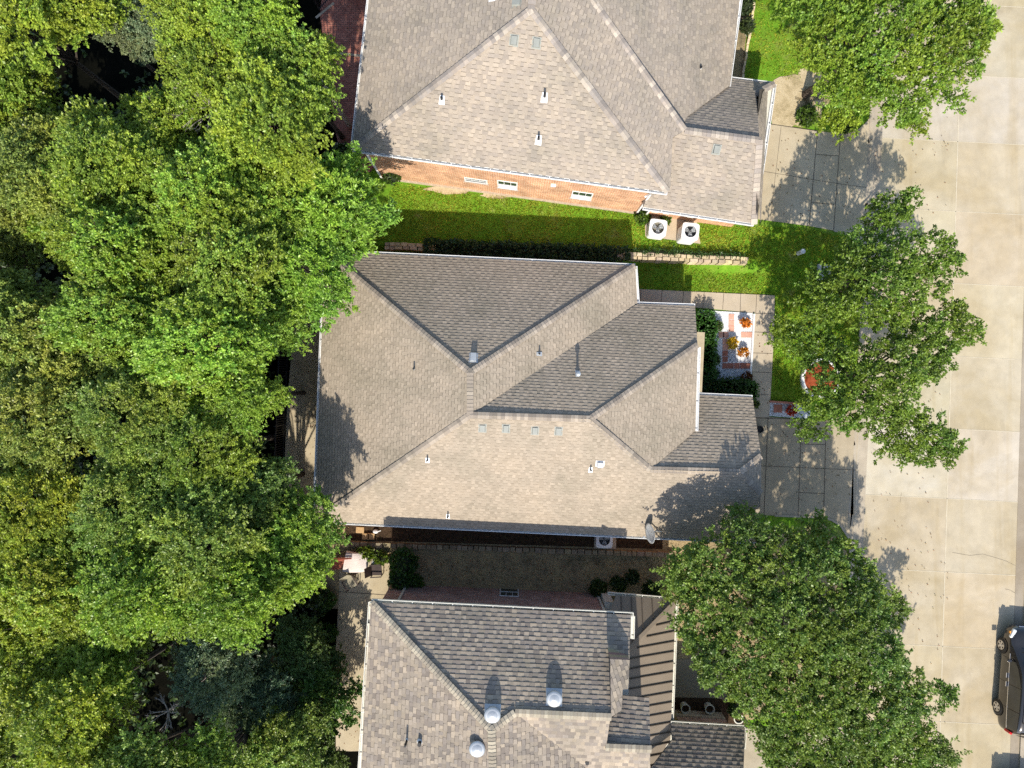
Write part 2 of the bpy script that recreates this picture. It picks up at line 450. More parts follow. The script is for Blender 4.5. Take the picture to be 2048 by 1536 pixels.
def crown_arrays(lobes, dens, per, L, W, g, gap=0.0, lo=-0.35, warm=0.09, tail=0.14, upb=0.5, spray=0.0, nsp=7, fine=0.0, deep=0.0):
    lobes = np.array(lobes, float)                       # x y z r
    area = lobes[:, 3] ** 2 * 4 * math.pi * 0.66
    n = int(area.sum() * dens)
    li = g.choice(len(lobes), n, p=area / area.sum())
    d = unit(g.normal(size=(n, 3))); d[:, 2] = np.where(d[:, 2] < lo, -d[:, 2], d[:, 2])
    rf = np.where(g.random(n) < tail, g.uniform(1.0, 1.28, n), g.uniform(0.72, 1.03, n))
    ctr = lobes[li, :3]; r = lobes[li, 3]
    p = ctr + d * (r * rf)[:, None] * np.array([1, 1, 0.8])
    rf = np.where(g.random(n) < deep, g.uniform(.3, .75, n), rf); p = ctr + d * (r * rf)[:, None] * np.array([1, 1, 0.8])
    keep = np.ones(n, bool)
    for k in range(len(lobes)):
        q = (p - lobes[k, :3]) / np.array([1, 1, 0.8])
        keep &= ~((li != k) & (np.linalg.norm(q, axis=1) < lobes[k, 3] * 0.72))
    f = (np.sin(p[:, 0] * 2.3 + 1.3 * np.sin(p[:, 1] * 1.7)) + np.sin(p[:, 1] * 2.9 + p[:, 2] * 2.1) + np.sin((p[:, 0] + p[:, 1]) * 4.7 + p[:, 2] * 3)) / 3
    keep &= (f > -1 + gap) | (g.random(n) < 0.25)
    f2 = (np.sin(p[:, 0] * 9.1 + 2 * np.sin(p[:, 1] * 3.3)) + np.sin(p[:, 1] * 8.3 + 1.7 * np.sin(p[:, 0] * 4.1)) + np.sin((p[:, 0] - p[:, 1]) * 6.7 + p[:, 2] * 5)) / 3
    keep &= f2 > -1 + fine
    p = p[keep]; d = d[keep]; f = f[keep]; li = li[keep]
    lt = g.uniform(0.82, 1.18, len(lobes))[li][:, None]
    wv = g.uniform(-warm, warm, len(lobes))[li][:, None] + g.normal(size=(len(p), 1)) * warm * 0.4
    tint = np.concatenate([1 + wv * 1.3, 1 + wv * 0.25, 1 - wv], 1) * lt
    dd = unit(d + np.array([[0, 0, upb]]))
    if spray <= 0: return leaf_arrays(p, dd, per, L, W, tint, g)
    # leafy sprays: short twigs running outward from the shell, each hung with sprigs
    ax = unit(d * np.array([[1, 1, .35]]) + g.normal(size=d.shape) * np.array([[.55, .55, .30]]) + np.array([[0, 0, .22]]))
    ln = spray * g.uniform(.45, 1.25, (len(p), 1)); q, qd, qt = [], [], []
    for k in range(nsp):
        f_ = (k + g.random((len(p), 1))) / nsp
        q.append(p + ax * ln * (f_ - .35) + g.normal(size=p.shape) * (.09 * (1.15 - f_)) - np.array([[0, 0, 1]]) * ln * f_ ** 2 * .22)
        qd.append(unit(ax + dd * .5)); qt.append(tint * (.88 + .24 * f_))
    return leaf_arrays(np.concatenate(q), np.concatenate(qd), per, L, W, np.concatenate(qt), g)

def trunk_mb(base, lobes, r0, g):
    mb = MB(); base = Vector(base)
    c = Vector((float(np.mean([l[0] for l in lobes])), float(np.mean([l[1] for l in lobes])), float(np.mean([l[2] for l in lobes]))))
    fork = base.lerp(c, 0.5) ; fork.x += 0.1
    mb.tube(base - Vector((0, 0, 0.15)), base + (fork - base) * 0.25, r0 * 1.35, r0 * 0.95, 9)
    mb.tube(base + (fork - base) * 0.25, fork, r0 * 0.95, r0 * 0.75, 9)
    for l in lobes[:26]:
        e = Vector((l[0], l[1], l[2])); mid = fork.lerp(e, 0.5) + Vector((g.uniform(-.2, .2), g.uniform(-.2, .2), g.uniform(0, .25)))
        mb.tube(fork, mid, r0 * 0.42, r0 * 0.24, 6, caps=False)
        mb.tube(mid, e, r0 * 0.24, r0 * 0.08, 6, caps=False)
        for _ in range(3):
            dv = Vector((g.uniform(-1, 1), g.uniform(-1, 1), g.uniform(-.2, .9))).normalized() * l[3] * 0.85
            s = mid.lerp(e, g.uniform(0.5, 1)); mb.tube(s, s + dv, r0 * 0.10, r0 * 0.03, 5, caps=False)
    return mb

def leafy(name, mesh_v, mesh_c, parent, color, mat=None):
    off = Vector((0, 0, 0)); k = parent
    while k is not None: off = off + k.location; k = k.parent
    me = leaf_mesh(name, mesh_v - np.array(off)[None], mesh_c, mat or M['leaf'])
    o = bpy.data.objects.new(name, me); COL.objects.link(o)
    if parent is not None: o.parent = parent
    o.color = (*color, 1)
    return o

def in_poly(x, y, poly):
    c = False; j = len(poly) - 1
    for i in range(len(poly)):
        xi, yi = poly[i]; xj, yj = poly[j]
        if (yi > y) != (yj > y) and x < (xj - xi) * (y - yi) / (yj - yi) + xi: c = not c
        j = i
    return c

# ------------------------------------------------------------------ the ground, road, drives, lawns
def axis(lo, hi, fine):
    a = list(np.arange(lo, hi + 1e-6, fine))
    return [-400, -200, -100, -60] + a + [60, 100, 200, 400]
gx = axis(-34, 34, 0.5); gy = axis(-28, 28, 0.5)
mb = MB()
mb.v = [(x, y, gz(x, y) - 0.07) for y in gy for x in gx]
nx = len(gx)
mb.f = [[j * nx + i, j * nx + i + 1, (j + 1) * nx + i + 1, (j + 1) * nx + i] for j in range(len(gy) - 1) for i in range(nx - 1)]
mb.mi = [0] * len(mb.f); mb.c = [(1, 1, 1)] * len(mb.f); mb.uv = [None] * len(mb.f)
tag(mb.build("ground", M['forest']), "leaf-littered earth under the wood and houses, blackened for deep shade", "ground", None, 'structure')

def kx(py):                                            # kerb line as a photo column
    return 1743 + (py - 275) * -0.0471
lawn_poly = [(735, -200), (1560, -200), (kx(-200) - 2, -200), (kx(100) - 2, 100), (kx(500) - 2, 500), (kx(900) - 2, 900), (kx(1400) - 2, 1400), (kx(1750) - 2, 1750), (735, 1750), (735, 1180), (735, 1040), (735, 500)]
sheet("lawn", [lawn_poly], -0.02, M['lawn'], "bright green mown grass around the houses and along the street", "lawn")

# the road: concrete bays with slightly different pours
bays_y = [-420, -275, -130, 8, 150, 283, 423, 567, 713, 858, 998, 1145, 1294, 1445, 1595, 1745, 1895]
def lane_x(py): return 1912 + (py - 400) * -0.030      # the joint along the middle of the street
def tilt(px): return (px - 1905) * 0.047
E = 2290
polys, cols = [], []
tone = {3: (0.95, 0.97, 1.0), 8: (0.97, 1.0, 1.0), 4: (1.03, 1.07, 1.2), 9: (1.08, 1.14, 1.28)}
lines = []
def bay_pt(x, yc): return (x, yc + tilt(x))
for i in range(len(bays_y) - 1):
    a, b = bays_y[i], bays_y[i + 1]
    for half in (0, 1):
        if half == 0: xs = (lambda y: kx(y) + 12, lane_x)
        else: xs = (lane_x, lambda y: lane_x(y) + 150)
        t = tone.get(i, (1 + rng.uniform(-.03, .03),) * 3)
        polys.append([bay_pt(xs[0](a), a), bay_pt(xs[1](a), a), bay_pt(xs[1](b), b), bay_pt(xs[0](b), b)]); cols.append(tuple(k * (1 + rng.uniform(-.015, .015)) for k in t))
    lines.append(((kx(b) + 12, b + tilt(kx(b))), (lane_x(b) + 148, b + tilt(lane_x(b) + 148))))
for a, b in zip(bays_y[:-1], bays_y[1:]):
    polys.append([bay_pt(lane_x(a) + 150, a), bay_pt(E, a), bay_pt(E, b), bay_pt(lane_x(b) + 150, b)]); cols.append((0.95, 0.95, 0.95))
sheet("road", polys, 0.0, M['road'], "pale concrete residential street cast in large bays", "road", cols=cols, step=1.0)
mb = MB()
for p, q in lines:
    strip(mb, p, q, 0.028, 0.006)
for a, b in zip(bays_y[:-1], bays_y[1:]):
    strip(mb, (lane_x(a), a), (lane_x(b), b), 0.04, 0.006)
tag(mb.build("road_joints", M['seal']), "pale sealant lines between the concrete bays of the street", "road joint", None, 'structure')
mb = MB()                                              # hairline cracks
for pts in ([(1905, 1105), (1940, 1111), (1965, 1108), (1990, 1115), (2012, 1122), (2030, 1131)],
            [(2010, 1178), (2020, 1180), (2030, 1186)],
            [(1803, 985), (1800, 1005)]):
    for p, q in zip(pts[:-1], pts[1:]): strip(mb, p, q, 0.014, 0.005)
tag(mb.build("road_cracks", M['crack']), "thin dark cracks wandering across the concrete street", "road crack", None, 'structure')

# kerb and gutter along the near side
mb = MB()
prof = [(-0.16, 0.0), (-0.14, 0.035), (-0.02, 0.035), (0.10, -0.02), (0.16, -0.055), (0.56, -0.058), (0.58, -0.072)]
ys = np.arange(22, -25, -0.5)
drop = [(12.9, 8.3), (-1.6, -7.6), (-16.9, -22)]       # dropped kerbs at the driveways
rows = []
for y in ys:
    d = any(b <= y <= a for a, b in drop)
    rows.append([(kerb_x(y) + px, y, (min(pz, 0.0) if d else pz) + (0.012 if px < 0.2 and d else 0)) for px, pz in prof])
np_ = len(prof)
vs_ = [p for r in rows for p in r]
fs_ = [((i + 1) * np_ + j, (i + 1) * np_ + j + 1, i * np_ + j + 1, i * np_ + j) for i in range(len(rows) - 1) for j in range(np_ - 1)]
mb.add(vs_, fs_, 0, (1, 1, 1))
tag(mb.build("kerb", M['kerb']), "concrete kerb and gutter along the lawns and driveways", "kerb", None, 'structure')
mb = MB()                                              # far gutter at the right edge
for a, b in zip(bays_y[:-1], bays_y[1:]):
    strip(mb, (lane_x(a) + 150, a), (lane_x(b) + 150, b), 0.42, 0.010, 0, (0.80, 0.79, 0.78))
    strip(mb, (lane_x(a) + 163, a), (lane_x(b) + 163, b), 0.18, 0.075, 0, (1, 1, 1))
tag(mb.build("far_kerb", M['kerb']), "worn concrete gutter and kerb on the far side of the street", "kerb", None, 'structure')

# driveways
nd = [(1500, 243), (1560, 251), (1640, 263), (1686, 268), (1712, 262), (1730, 247), (kx(225), 228), (kx(300) + 1, 300), (kx(400) + 1, 400), (kx(500), 492), (1712, 478), (1692, 468), (1667, 461), (1618, 452), (1500, 437)]
md = [(1440, 835), (1536, 834), (1600, 838), (1650, 842), (1690, 830), (kx(800), 800), (kx(900) + 1, 900), (kx(1000) + 1, 1000), (kx(1085), 1090), (1697, 1075), (1680, 1050), (1663, 1040), (1647, 1035), (1549, 1031), (1440, 1027)]
sd = [(1440, 1452), (1600, 1462), (1660, 1460), (kx(1440), 1440), (kx(1550) + 1, 1550), (kx(1700) + 1, 1700), (1440, 1690)]
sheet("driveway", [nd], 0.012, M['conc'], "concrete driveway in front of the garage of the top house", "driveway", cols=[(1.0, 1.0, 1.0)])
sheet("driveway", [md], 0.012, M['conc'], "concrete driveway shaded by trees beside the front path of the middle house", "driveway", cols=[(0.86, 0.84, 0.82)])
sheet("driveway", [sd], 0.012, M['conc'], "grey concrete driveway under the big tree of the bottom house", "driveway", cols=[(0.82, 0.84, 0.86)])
mb = MB()
for p, q, w in (((1635, 262), (1618, 452), .03), ((1681, 268), (1667, 461), .03), ((1562, 253), (1540, 443), .015), ((1520, 342), (1733, 375), .018),
             ((1632, 309), (1678, 312), .025), ((1623, 405), (1668, 409), .025), ((1500, 243), (1640, 263), .03),
             ((1536, 834), (1528, 1029), .03), ((1603, 838), (1596, 1032), .03), ((1652, 842), (1647, 1035), .03), ((1440, 928), (1711, 940), .022),
             ((1602, 888), (1650, 889), .025), ((1599, 985), (1648, 987), .025), ((1440, 834), (1600, 838), .03),
             ((1600, 1462), (1590, 1690), .03), ((1650, 1461), (1641, 1690), .03)):
    strip(mb, p, q, w, 0.018)
tag(mb.build("driveway_joints", M['joint']), "dark grooves dividing the driveways into squares", "driveway joint", None, 'structure')
mb = MB()
for p, q in (((1549, 1031), (1647, 1035)), ((1647, 1035), (1663, 1040)), ((1663, 1040), (1680, 1050)), ((1680, 1050), (1697, 1075)), ((1697, 1075), (kx(1085), 1090)),
             ((1667, 461), (1692, 468)), ((1692, 468), (1712, 478))):
    strip(mb, p, q, 0.10, 0.03)
strip(mb, (1710, 925), (1702, 1046), 0.34, 0.014, 0, (.95, .95, .95))
tag(mb.build("driveway_edging", M['kerb']), "smooth curved concrete lip rounding the driveways into the street", "kerb", None, 'structure')

# front path of the middle house
fp = [(1180, 572), (1273, 578), (1549, 591), (1548, 660), (1541, 790), (1538, 834), (1500, 834), (1505, 720), (1510, 626), (1400, 616), (1180, 606)]
sheet("front_path", [fp], 0.030, M['walk'], "pinkish concrete path bending round the gravel garden of the middle house", "path")
mb = MB()
for p, q in (((1282, 578), (1279, 612)), ((1324, 580), (1321, 613)), ((1367, 582), (1364, 614)), ((1408, 585), (1405, 616)), ((1447, 587), (1445, 619)), ((1481, 588), (1480, 622)), ((1513, 590), (1511, 627)),
             ((1511, 627), (1549, 628)), ((1509, 664), (1547, 666)), ((1505, 706), (1544, 707)), ((1503, 744), (1541, 745)), ((1501, 788), (1540, 790))):
    strip(mb, p, q, 0.022, 0.036)
tag(mb.build("front_path_joints", M['joint']), "dark grooves across the front path of the middle house", "path joint", None, 'structure')

# dry patches, side yard, forest edge
sheet("bare_soil", [blob(1590, 205, 62, 52, seed=3), blob(1628, 178, 38, 40, seed=4)], 0.004, M['drysoil'], "sandy bare patch of lawn beside the driveway of the top house", "bare soil")
sheet("bare_soil", [blob(900, 379, 45, 9, seed=5), blob(1000, 389, 40, 8, seed=8)], 0.004, M['drysoil'], "dry sandy strip of lawn along the orange brick wall", "bare soil")
sheet("planting_bed", [[(1478, -160), (1510, -160), (1500, 30), (1490, 90), (1488, 160), (1455, 160)]], 0.004, M['soil'], "brown planting bed between the top house and its white stone edging", "flower bed")
sheet("side_yard", [[(640, 1035), (1330, 1045), (1500, 1065), (1560, 1085), (1560, 1240), (1300, 1260), (640, 1215)]], 0.006, M['soil'], "bare brown yard with dead grass between the middle and bottom houses", "side yard")
sheet("mulch_strip", [[(1300, 1060), (1580, 1068), (1640, 1040), (1690, 1090), (kx(1120) - 4, 1120), (kx(1400) - 4, 1400), (1500, 1440), (1340, 1440), (1340, 1200)]], 0.010, M['soil'], "shaded leaf-strewn ground beneath the big round tree", "planting bed")
sheet("dark_strip", [[(690, 1040), (1325, 1052), (1325, 1098), (690, 1080)]], 0.012, M['darkmulch'], "darker strip of ground under the south gutter of the middle house", "mulch strip")  # strip coloured darker than the rest of the side yard
# west strip by the middle house, patio and red paving
sheet("rear_path", [[(590, 470), (690, 470), (690, 640), (680, 1045), (566, 1010), (575, 800), (588, 650)]], 0.030, M['patio'], "dappled concrete strip behind the middle house beside the iron fence", "path")
sheet("rear_path", [[(681, 1112), (700, 1104), (779, 1114), (780, 1190), (778, 1215), (770, 1500), (700, 1502), (672, 1500), (671, 1310), (678, 1190)]], 0.030, M['patio'], "sandy concrete patio behind the bottom house with garden furniture", "patio")
mb = MB()
strip(mb, (678, 1183), (780, 1190), 0.03, 0.036); strip(mb, (586, 652), (650, 654), 0.02, 0.036)
tag(mb.build("patio_joints", M['joint']), "thin grooves across the rear patios", "patio joint", None, 'structure')
sheet("brick_patio", [[(655, -120), (780, -120), (780, 300), (740, 345), (690, 345), (668, 250), (640, 30)]], 0.012, M['redpave'], "red brick paved patio in tree shade beside the top house", "patio")
mb = MB()
strip(mb, (672, 106), (722, 112), 0.12, 0.02); strip(mb, (664, 287), (712, 292), 0.12, 0.02); strip(mb, (632, 36), (668, 6), 0.12, 0.02)
tag(mb.build("patio_border", M['tan']), "pale stone bands across the red brick patio", "patio border", None, 'structure')
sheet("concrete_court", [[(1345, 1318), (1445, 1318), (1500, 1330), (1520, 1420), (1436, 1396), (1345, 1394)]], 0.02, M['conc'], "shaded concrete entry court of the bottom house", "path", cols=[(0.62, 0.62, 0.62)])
sheet("court_bed", [[(1342, 1394), (1442, 1396), (1470, 1400), (1500, 1450), (1440, 1450), (1342, 1440)]], 0.012, M['darkmulch'], "dark mulch bed holding round pots by the garage wall of the bottom house", "flower bed")

# ------------------------------------------------------------------ shingled roofs
def clip(poly, ax, val, keep_gt):
    out = []; n = len(poly)
    for i in range(n):
        a = poly[i]; b = poly[(i + 1) % n]
        ia = (a[ax] >= val) if keep_gt else (a[ax] <= val)
        ib = (b[ax] >= val) if keep_gt else (b[ax] <= val)
        if ia: out.append(a)
        if ia != ib:
            t = (val - a[ax]) / (b[ax] - a[ax])
            out.append((a[0] + (b[0] - a[0]) * t, a[1] + (b[1] - a[1]) * t))
    return out

def newell(pts):
    n = Vector((0, 0, 0))
    for i in range(len(pts)):
        a, b = pts[i], pts[(i + 1) % len(pts)]
        n += Vector(((a.y - b.y) * (a.z + b.z), (a.z - b.z) * (a.x + b.x), (a.x - b.x) * (a.y + b.y)))
    n.normalize()
    return n if n.z > 0 else -n

class Plane:
    def __init__(s, a, b, c):
        s.p = a; s.n = (b - a).cross(c - a).normalized()
        if s.n.z < 0: s.n = -s.n
    def at(s, px, py): return ray_plane(px, py, s.p, s.n)

def shingles(mb, pts, palette, course=0.145, tab=(0.11, 0.30), lift=0.013, raise_=0.008, con=1.0, band_w=0.02):
    n = newell(pts); c = sum(pts, Vector((0, 0, 0))) / len(pts)
    u = Vector((0, 0, 1)).cross(n).normalized(); v = n.cross(u)
    if v.z < 0: u, v = -u, -v
    P2 = [((p - c).dot(u), (p - c).dot(v)) for p in pts]
    # solid deck just under the courses, flattened onto the slope
    flat = [Vector((p.x, p.y, c.z - (n.x * (p.x - c.x) + n.y * (p.y - c.y)) / n.z)) for p in pts]
    mb.add([p - Vector((0, 0, 0.05)) for p in flat], [tuple(range(len(pts)))], 1)
    pts = flat
    v0 = min(p[1] for p in P2); v1 = max(p[1] for p in P2)
    k = 0
    while v0 + k * course < v1:
        a = v0 + k * course; b = a + course; k += 1
        band = clip(clip(P2, 1, a, True), 1, b, False)
        if len(band) < 3: continue
        x = min(p[0] for p in band) - rng.uniform(0, 0.25); xe = max(p[0] for p in band)
        up = rng.random() < 0.5
        while x < xe:
            w = rng.uniform(*tab); cell = clip(clip(band, 0, x, True), 0, x + w, False); x += w
            up = not up
            if len(cell) < 3: continue
            r = raise_ if up else 0.0
            pc = palette[rng.randrange(len(palette))]
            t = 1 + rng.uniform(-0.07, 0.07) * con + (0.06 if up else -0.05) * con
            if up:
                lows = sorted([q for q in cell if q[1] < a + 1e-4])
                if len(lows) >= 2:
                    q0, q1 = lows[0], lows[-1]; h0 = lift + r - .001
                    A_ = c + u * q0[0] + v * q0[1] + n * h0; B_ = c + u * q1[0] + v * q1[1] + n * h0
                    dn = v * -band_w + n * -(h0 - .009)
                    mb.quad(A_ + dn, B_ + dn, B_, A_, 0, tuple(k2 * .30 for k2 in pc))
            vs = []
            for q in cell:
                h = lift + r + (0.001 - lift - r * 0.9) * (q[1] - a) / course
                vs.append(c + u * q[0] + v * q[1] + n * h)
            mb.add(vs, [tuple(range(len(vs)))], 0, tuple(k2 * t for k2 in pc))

def caps(mb, p, q, palette, w=0.15, step=0.15, drop=0.26, lift=0.05):
    d = q - p; n = max(1, int(d.length / step)); d = d / n; t = d.normalized()
    s = Vector((-t.y, t.x, 0)).normalized() * w
    for i in range(n):
        a = p + d * i; b = a + d * 1.25
        ha = Vector((0, 0, lift + 0.022)); hb = Vector((0, 0, lift))
        dr = Vector((0, 0, -w * drop))
        pc = palette[rng.randrange(len(palette))]; k = rng.uniform(0.86, 1.16); col = tuple(x * k for x in pc)
        mb.quad(a + ha, b + hb, b + hb + s + dr, a + ha + s + dr, 0, col)
        mb.quad(b + hb, a + ha, a + ha - s + dr, b + hb - s + dr, 0, col)

def gutter(mb, p, q, out, w=0.11, h=0.10, hang=0.85, lip=0.028, up=0.0):
    """open K-style gutter with hanger straps; out = horizontal direction away from the house"""
    out = out.normalized(); d = (q - p).normalized(); z = Vector((0, 0, 1))
    e0 = p + z * (up - 0.03); e1 = q + z * (up - 0.03)
    def prism(a0, a1, o0, o1, z0, z1):
        A = [a0 + out * o0 + z * z0, a0 + out * o1 + z * z0, a0 + out * o1 + z * z1, a0 + out * o0 + z * z1]
        B = [k + (a1 - a0) for k in A]
        mb.add(A + B, [(0, 1, 2, 3), (7, 6, 5, 4), (0, 4, 5, 1), (1, 5, 6, 2), (2, 6, 7, 3), (3, 7, 4, 0)])
    prism(e0, e1, -0.035, 0.0, -h - 0.10, 0.0)                  # fascia
    prism(e0, e1, 0.001, w, -h - 0.004, -h)                     # bottom
    prism(e0, e1, w - lip, w, -h, 0.006)                        # front
    L = (q - p).length; n = max(1, int(L / hang))
    for i in range(n + 1):
        a = e0 + d * min(L - 0.03, i * L / n); prism(a, a + d * 0.035, 0.0, w, -0.004, 0.012)

def downspout(mb, top, foot):
    top = Vector(top); foot = Vector(foot)
    mb.bar(foot + Vector((0, 0, 0.12)), Vector((foot.x, foot.y, top.z - 0.4)), 0.07, 0.09)
    mb.bar(Vector((foot.x, foot.y, top.z - 0.4)), top + Vector((0, 0, -0.1)), 0.07, 0.09)

def wall_ring(mb, pts, z0, z1, mi=0):
    """vertical walls round a footprint, with metre UVs for the brick"""
    n = len(pts); run = 0
    for i in range(n):
        a, b = pts[i], pts[(i + 1) % n]; L = math.hypot(b.x - a.x, b.y - a.y)
        A = Vector((a.x, a.y, z0)); B = Vector((b.x, b.y, z0)); C = Vector((b.x, b.y, z1)); D = Vector((a.x, a.y, z1))
        mb.quad(A, B, C, D, mi, (1, 1, 1), [(run, z0), (run + L, z0), (run + L, z1), (run, z1)]); run += L

def window(house, a, b, z0, z1, inward, mull=1, white_panel=True, double=False):
    """a window set in a wall: a, b are its two lower corners on the wall face"""
    d = (b - a); d.z = 0; L = d.length; d.normalize(); o = -inward; z = Vector((0, 0, 1))
    def fr(mb, u0, u1, h0, h1, t, back=0.0):
        p = a.copy(); p.z = 0
        A = [p + d * u0 + z * h0 - o * back, p + d * u1 + z * h0 - o * back, p + d * u1 + z * h1 - o * back, p + d * u0 + z * h1 - o * back]
        Bk = [k + o * t for k in A]
        mb.add(A + Bk, [(0, 1, 2, 3), (4, 5, 6, 7), (0, 4, 5, 1), (1, 5, 6, 2), (2, 6, 7, 3), (3, 7, 4, 0)])
    mf = MB(); f = 0.05
    fr(mf, 0, L, z0, z0 + f, 0.03); fr(mf, 0, L, z1 - f, z1, 0.03)
    fr(mf, 0, f, z0 + f, z1 - f, 0.03); fr(mf, L - f, L, z0 + f, z1 - f, 0.03)
    zm = (z0 + z1) / 2
    fr(mf, f, L - f, zm - 0.02, zm + 0.02, 0.026)
    for i in range(mull):
        u = L * (i + 1) / (mull + 1); fr(mf, u - 0.012, u + 0.012, zm + 0.02, z1 - f, 0.02)
    w = mf.build("window", M['white'], house)
    g = MB(); fr(g, f, L - f, z0 + f, z1 - f, 0.008); g.build("pane", M['glass'], w)
    if white_panel:
        g = MB(); fr(g, f + 0.01, L - f - 0.01, z0 + f, zm, 0.013); g.build("white_panel", M['white_panel'], w)  # flat white panel over the lower half of the pane
    s = MB(); fr(s, -0.06, L + 0.06, z0 - 0.075, z0 - 0.004, 0.05); s.build("sill", M['brick_t'], w)
    return w

def slab(mb, pts, mi=0):
    mb.add(pts, [tuple(range(len(pts)))], mi)

def pipe_vent(mb, p, h=0.35, r=0.045, n=None, size=0.32):
    """lead flashing plate plus an upright pipe; materials 0 = flashing, 1 = pipe"""
    n = n or Vector((0, 0, 1)); z = Vector((0, 0, 1)); u = z.cross(n)
    u = u.normalized() if u.length > 1e-3 else Vector((1, 0, 0)); v = n.cross(u)
    k = size / 2; b = p + n * 0.028
    mb.add([b - u * k * .7 - v * k, b + u * k * .7 - v * k, b + u * k * .55 + v * k, b - u * k * .55 + v * k], [(0, 1, 2, 3)], 0)
    mb.tube(b - z * 0.03, b + z * 0.10, r * 1.9, r * 1.15, 12, 0)
    mb.tube(b, b + z * h, r, r, 12, 1)

def box_vent(mb, p, n, w=0.32, l=0.42, h=0.14, mi=0):
    z = Vector((0, 0, 1)); u = z.cross(n).normalized(); v = n.cross(u)
    if v.z < 0: u, v = -u, -v
    b = p + n * 0.02
    F = [b + u * (sx * w / 2) + v * (sy * l / 2) for sx, sy in ((-1, -1), (1, -1), (1, 1), (-1, 1))]
    T = [F[0] + n * h + v * .03 + u * .02, F[1] + n * h + v * .03 - u * .02, F[2] + n * h * .45 - u * .02, F[3] + n * h * .45 + u * .02]
    mb.add(F + T, [(4, 5, 6, 7), (0, 1, 5, 4), (1, 2, 6, 5), (2, 3, 7, 6), (3, 0, 4, 7)], mi)
    k = 0.1
    G4 = [b + u * (sx * (w / 2 + k * .5)) + v * (sy * (l / 2 + k * .5)) - n * 0.002 for sx, sy in ((-1, -1), (1, -1), (1, 1), (-1, 1))]
    mb.add(G4, [(0, 1, 2, 3)], mi)

PAL_M = [(0.36, 0.3, 0.229), (0.389, 0.325, 0.251), (0.345, 0.288, 0.22), (0.408, 0.34, 0.261), (0.372, 0.311, 0.239), (0.379, 0.318, 0.244)]
PAL_T = [(0.351, 0.298, 0.243), (0.383, 0.325, 0.261), (0.341, 0.291, 0.24), (0.37, 0.316, 0.257), (0.327, 0.281, 0.235), (0.393, 0.332, 0.264)]
PAL_B = [(0.316, 0.266, 0.212), (0.373, 0.312, 0.244), (0.259, 0.219, 0.183), (0.344, 0.291, 0.233), (0.28, 0.241, 0.204), (0.394, 0.326, 0.248)]
NRM = lambda pts: newell(pts)

# ================================================================== the middle house
ze = 2.8
NW = P(650, 503, ze); NE = P(1270, 532, ze); N2 = P(1275, 608, ze); N2E = P(1390, 612, ze)
SW = P(629, 1042, ze); SE = P(1514, 1084, ze)
RN = P(940, 745, 5.6); RS = P(940, 830, 5.55); R2 = P(1180, 838, 5.45)
pN2 = Plane(P(1275, 608, ze), P(1390, 612, ze), R2)
K1 = pN2.at(1395, 690)                                  # top of the entry rake
pE2 = Plane(K1, R2, P(1391, 862, K1.z))
G3W = P(1300, 939, 4.4); G3E = P(1480, 944, 4.4)
pN3 = Plane(P(1397, 790, ze), P(1505, 795, ze), P(1390, 941, 4.4))
K3 = pN3.at(1522, 912)
pS = Plane(SW, SE, P(1060, 834, 5.5))
K3S = pS.at(1522, 986)
hm = thing("brick_house", (0.5, -0.7, 0), "middle house under a warm beige shingle roof with hips and a projecting garage", "house", "brick houses along the street")
roof = MB()
planes = {
    'N1': [NW, NE, RN],
    'W': [NW, RN, RS, SW],
    'E1': [RN, NE, N2, RS],
    'N2': [RS, N2, N2E, K1, R2],
    'E2': [R2, K1, P(1391, 862, K1.z), G3W],
    'N3': [pN3.at(1391, 862), P(1397, 790, ze), P(1505, 795, ze), K3, G3E, G3W],
    'E3': [G3E, K3, K3S],
    'S': [SW, pS.at(940, 830), pS.at(1180, 838), pS.at(1300, 939), pS.at(1480, 944), K3S, SE],
}
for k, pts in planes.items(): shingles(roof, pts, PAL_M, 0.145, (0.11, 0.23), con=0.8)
r_m = roof.build("roof", [M['shingle'], M['deck']], hm)
cp = MB()
CAPM = [(0.34, 0.288, 0.231), (0.4, 0.34, 0.273), (0.31, 0.263, 0.215)]
for p, q in ((NW, RN), (NE, RN), (SW, RS), (RN, RS), (RS, R2), (K1, R2), (G3W, R2), (G3W, G3E), (K3, G3E), (K3S, G3E)): caps(cp, p, q, CAPM, 0.14, 0.16)
cp.build("ridge_cap", M['shingle'], r_m)
foot = [P(650 + 12, 503 + 12, ze), P(1270 - 10, 532 + 12, ze), P(1270 - 10, 620, ze), P(1383, 622, ze), P(1383, 800, ze), P(1494, 806, ze), P(1502, 1072, ze), P(629 + 12, 1042 - 14, ze)]
w = MB(); wall_ring(w, foot[::-1], -0.1, ze - 0.05); w.build("wall", M['brick_t'], hm)
sf = MB(); slab(sf, [p - Vector((0, 0, 0.10)) for p in (NW, NE, N2, N2E, P(1397, 790, ze), P(1505, 795, ze), SE, SW)]); 
for a, b, c in ((N2E, K1, P(1391, 862, K1.z)), (P(1505, 795, ze), K3, K3S)):      # boarded gable ends
    lo = [Vector((k.x - 0.05, k.y, ze - 0.1)) for k in (a, b, c)]
    slab(sf, [lo[0], a, b, lo[1]]); slab(sf, [lo[1], b, c, lo[2]])
lo = Vector((K3S.x - 0.05, K3S.y, ze - 0.1)); slab(sf, [lo, K3S, SE, Vector((SE.x - 0.05, SE.y, ze - 0.1))])
sf.build("soffit", M['cream'], hm)
gt = MB(); north = Vector((0.04, 1, 0)); east = Vector((1, -0.04, 0))
gutter(gt, NW, NE, north, hang=4); gutter(gt, N2, N2E, north, hang=4); gutter(gt, SW, SE, -north, hang=4)
gutter(gt, NW, SW, -east, hang=4); gutter(gt, NE, N2, east, hang=4)
gutter(gt, P(1397, 790, ze), P(1505, 795, ze), north, hang=0.95)
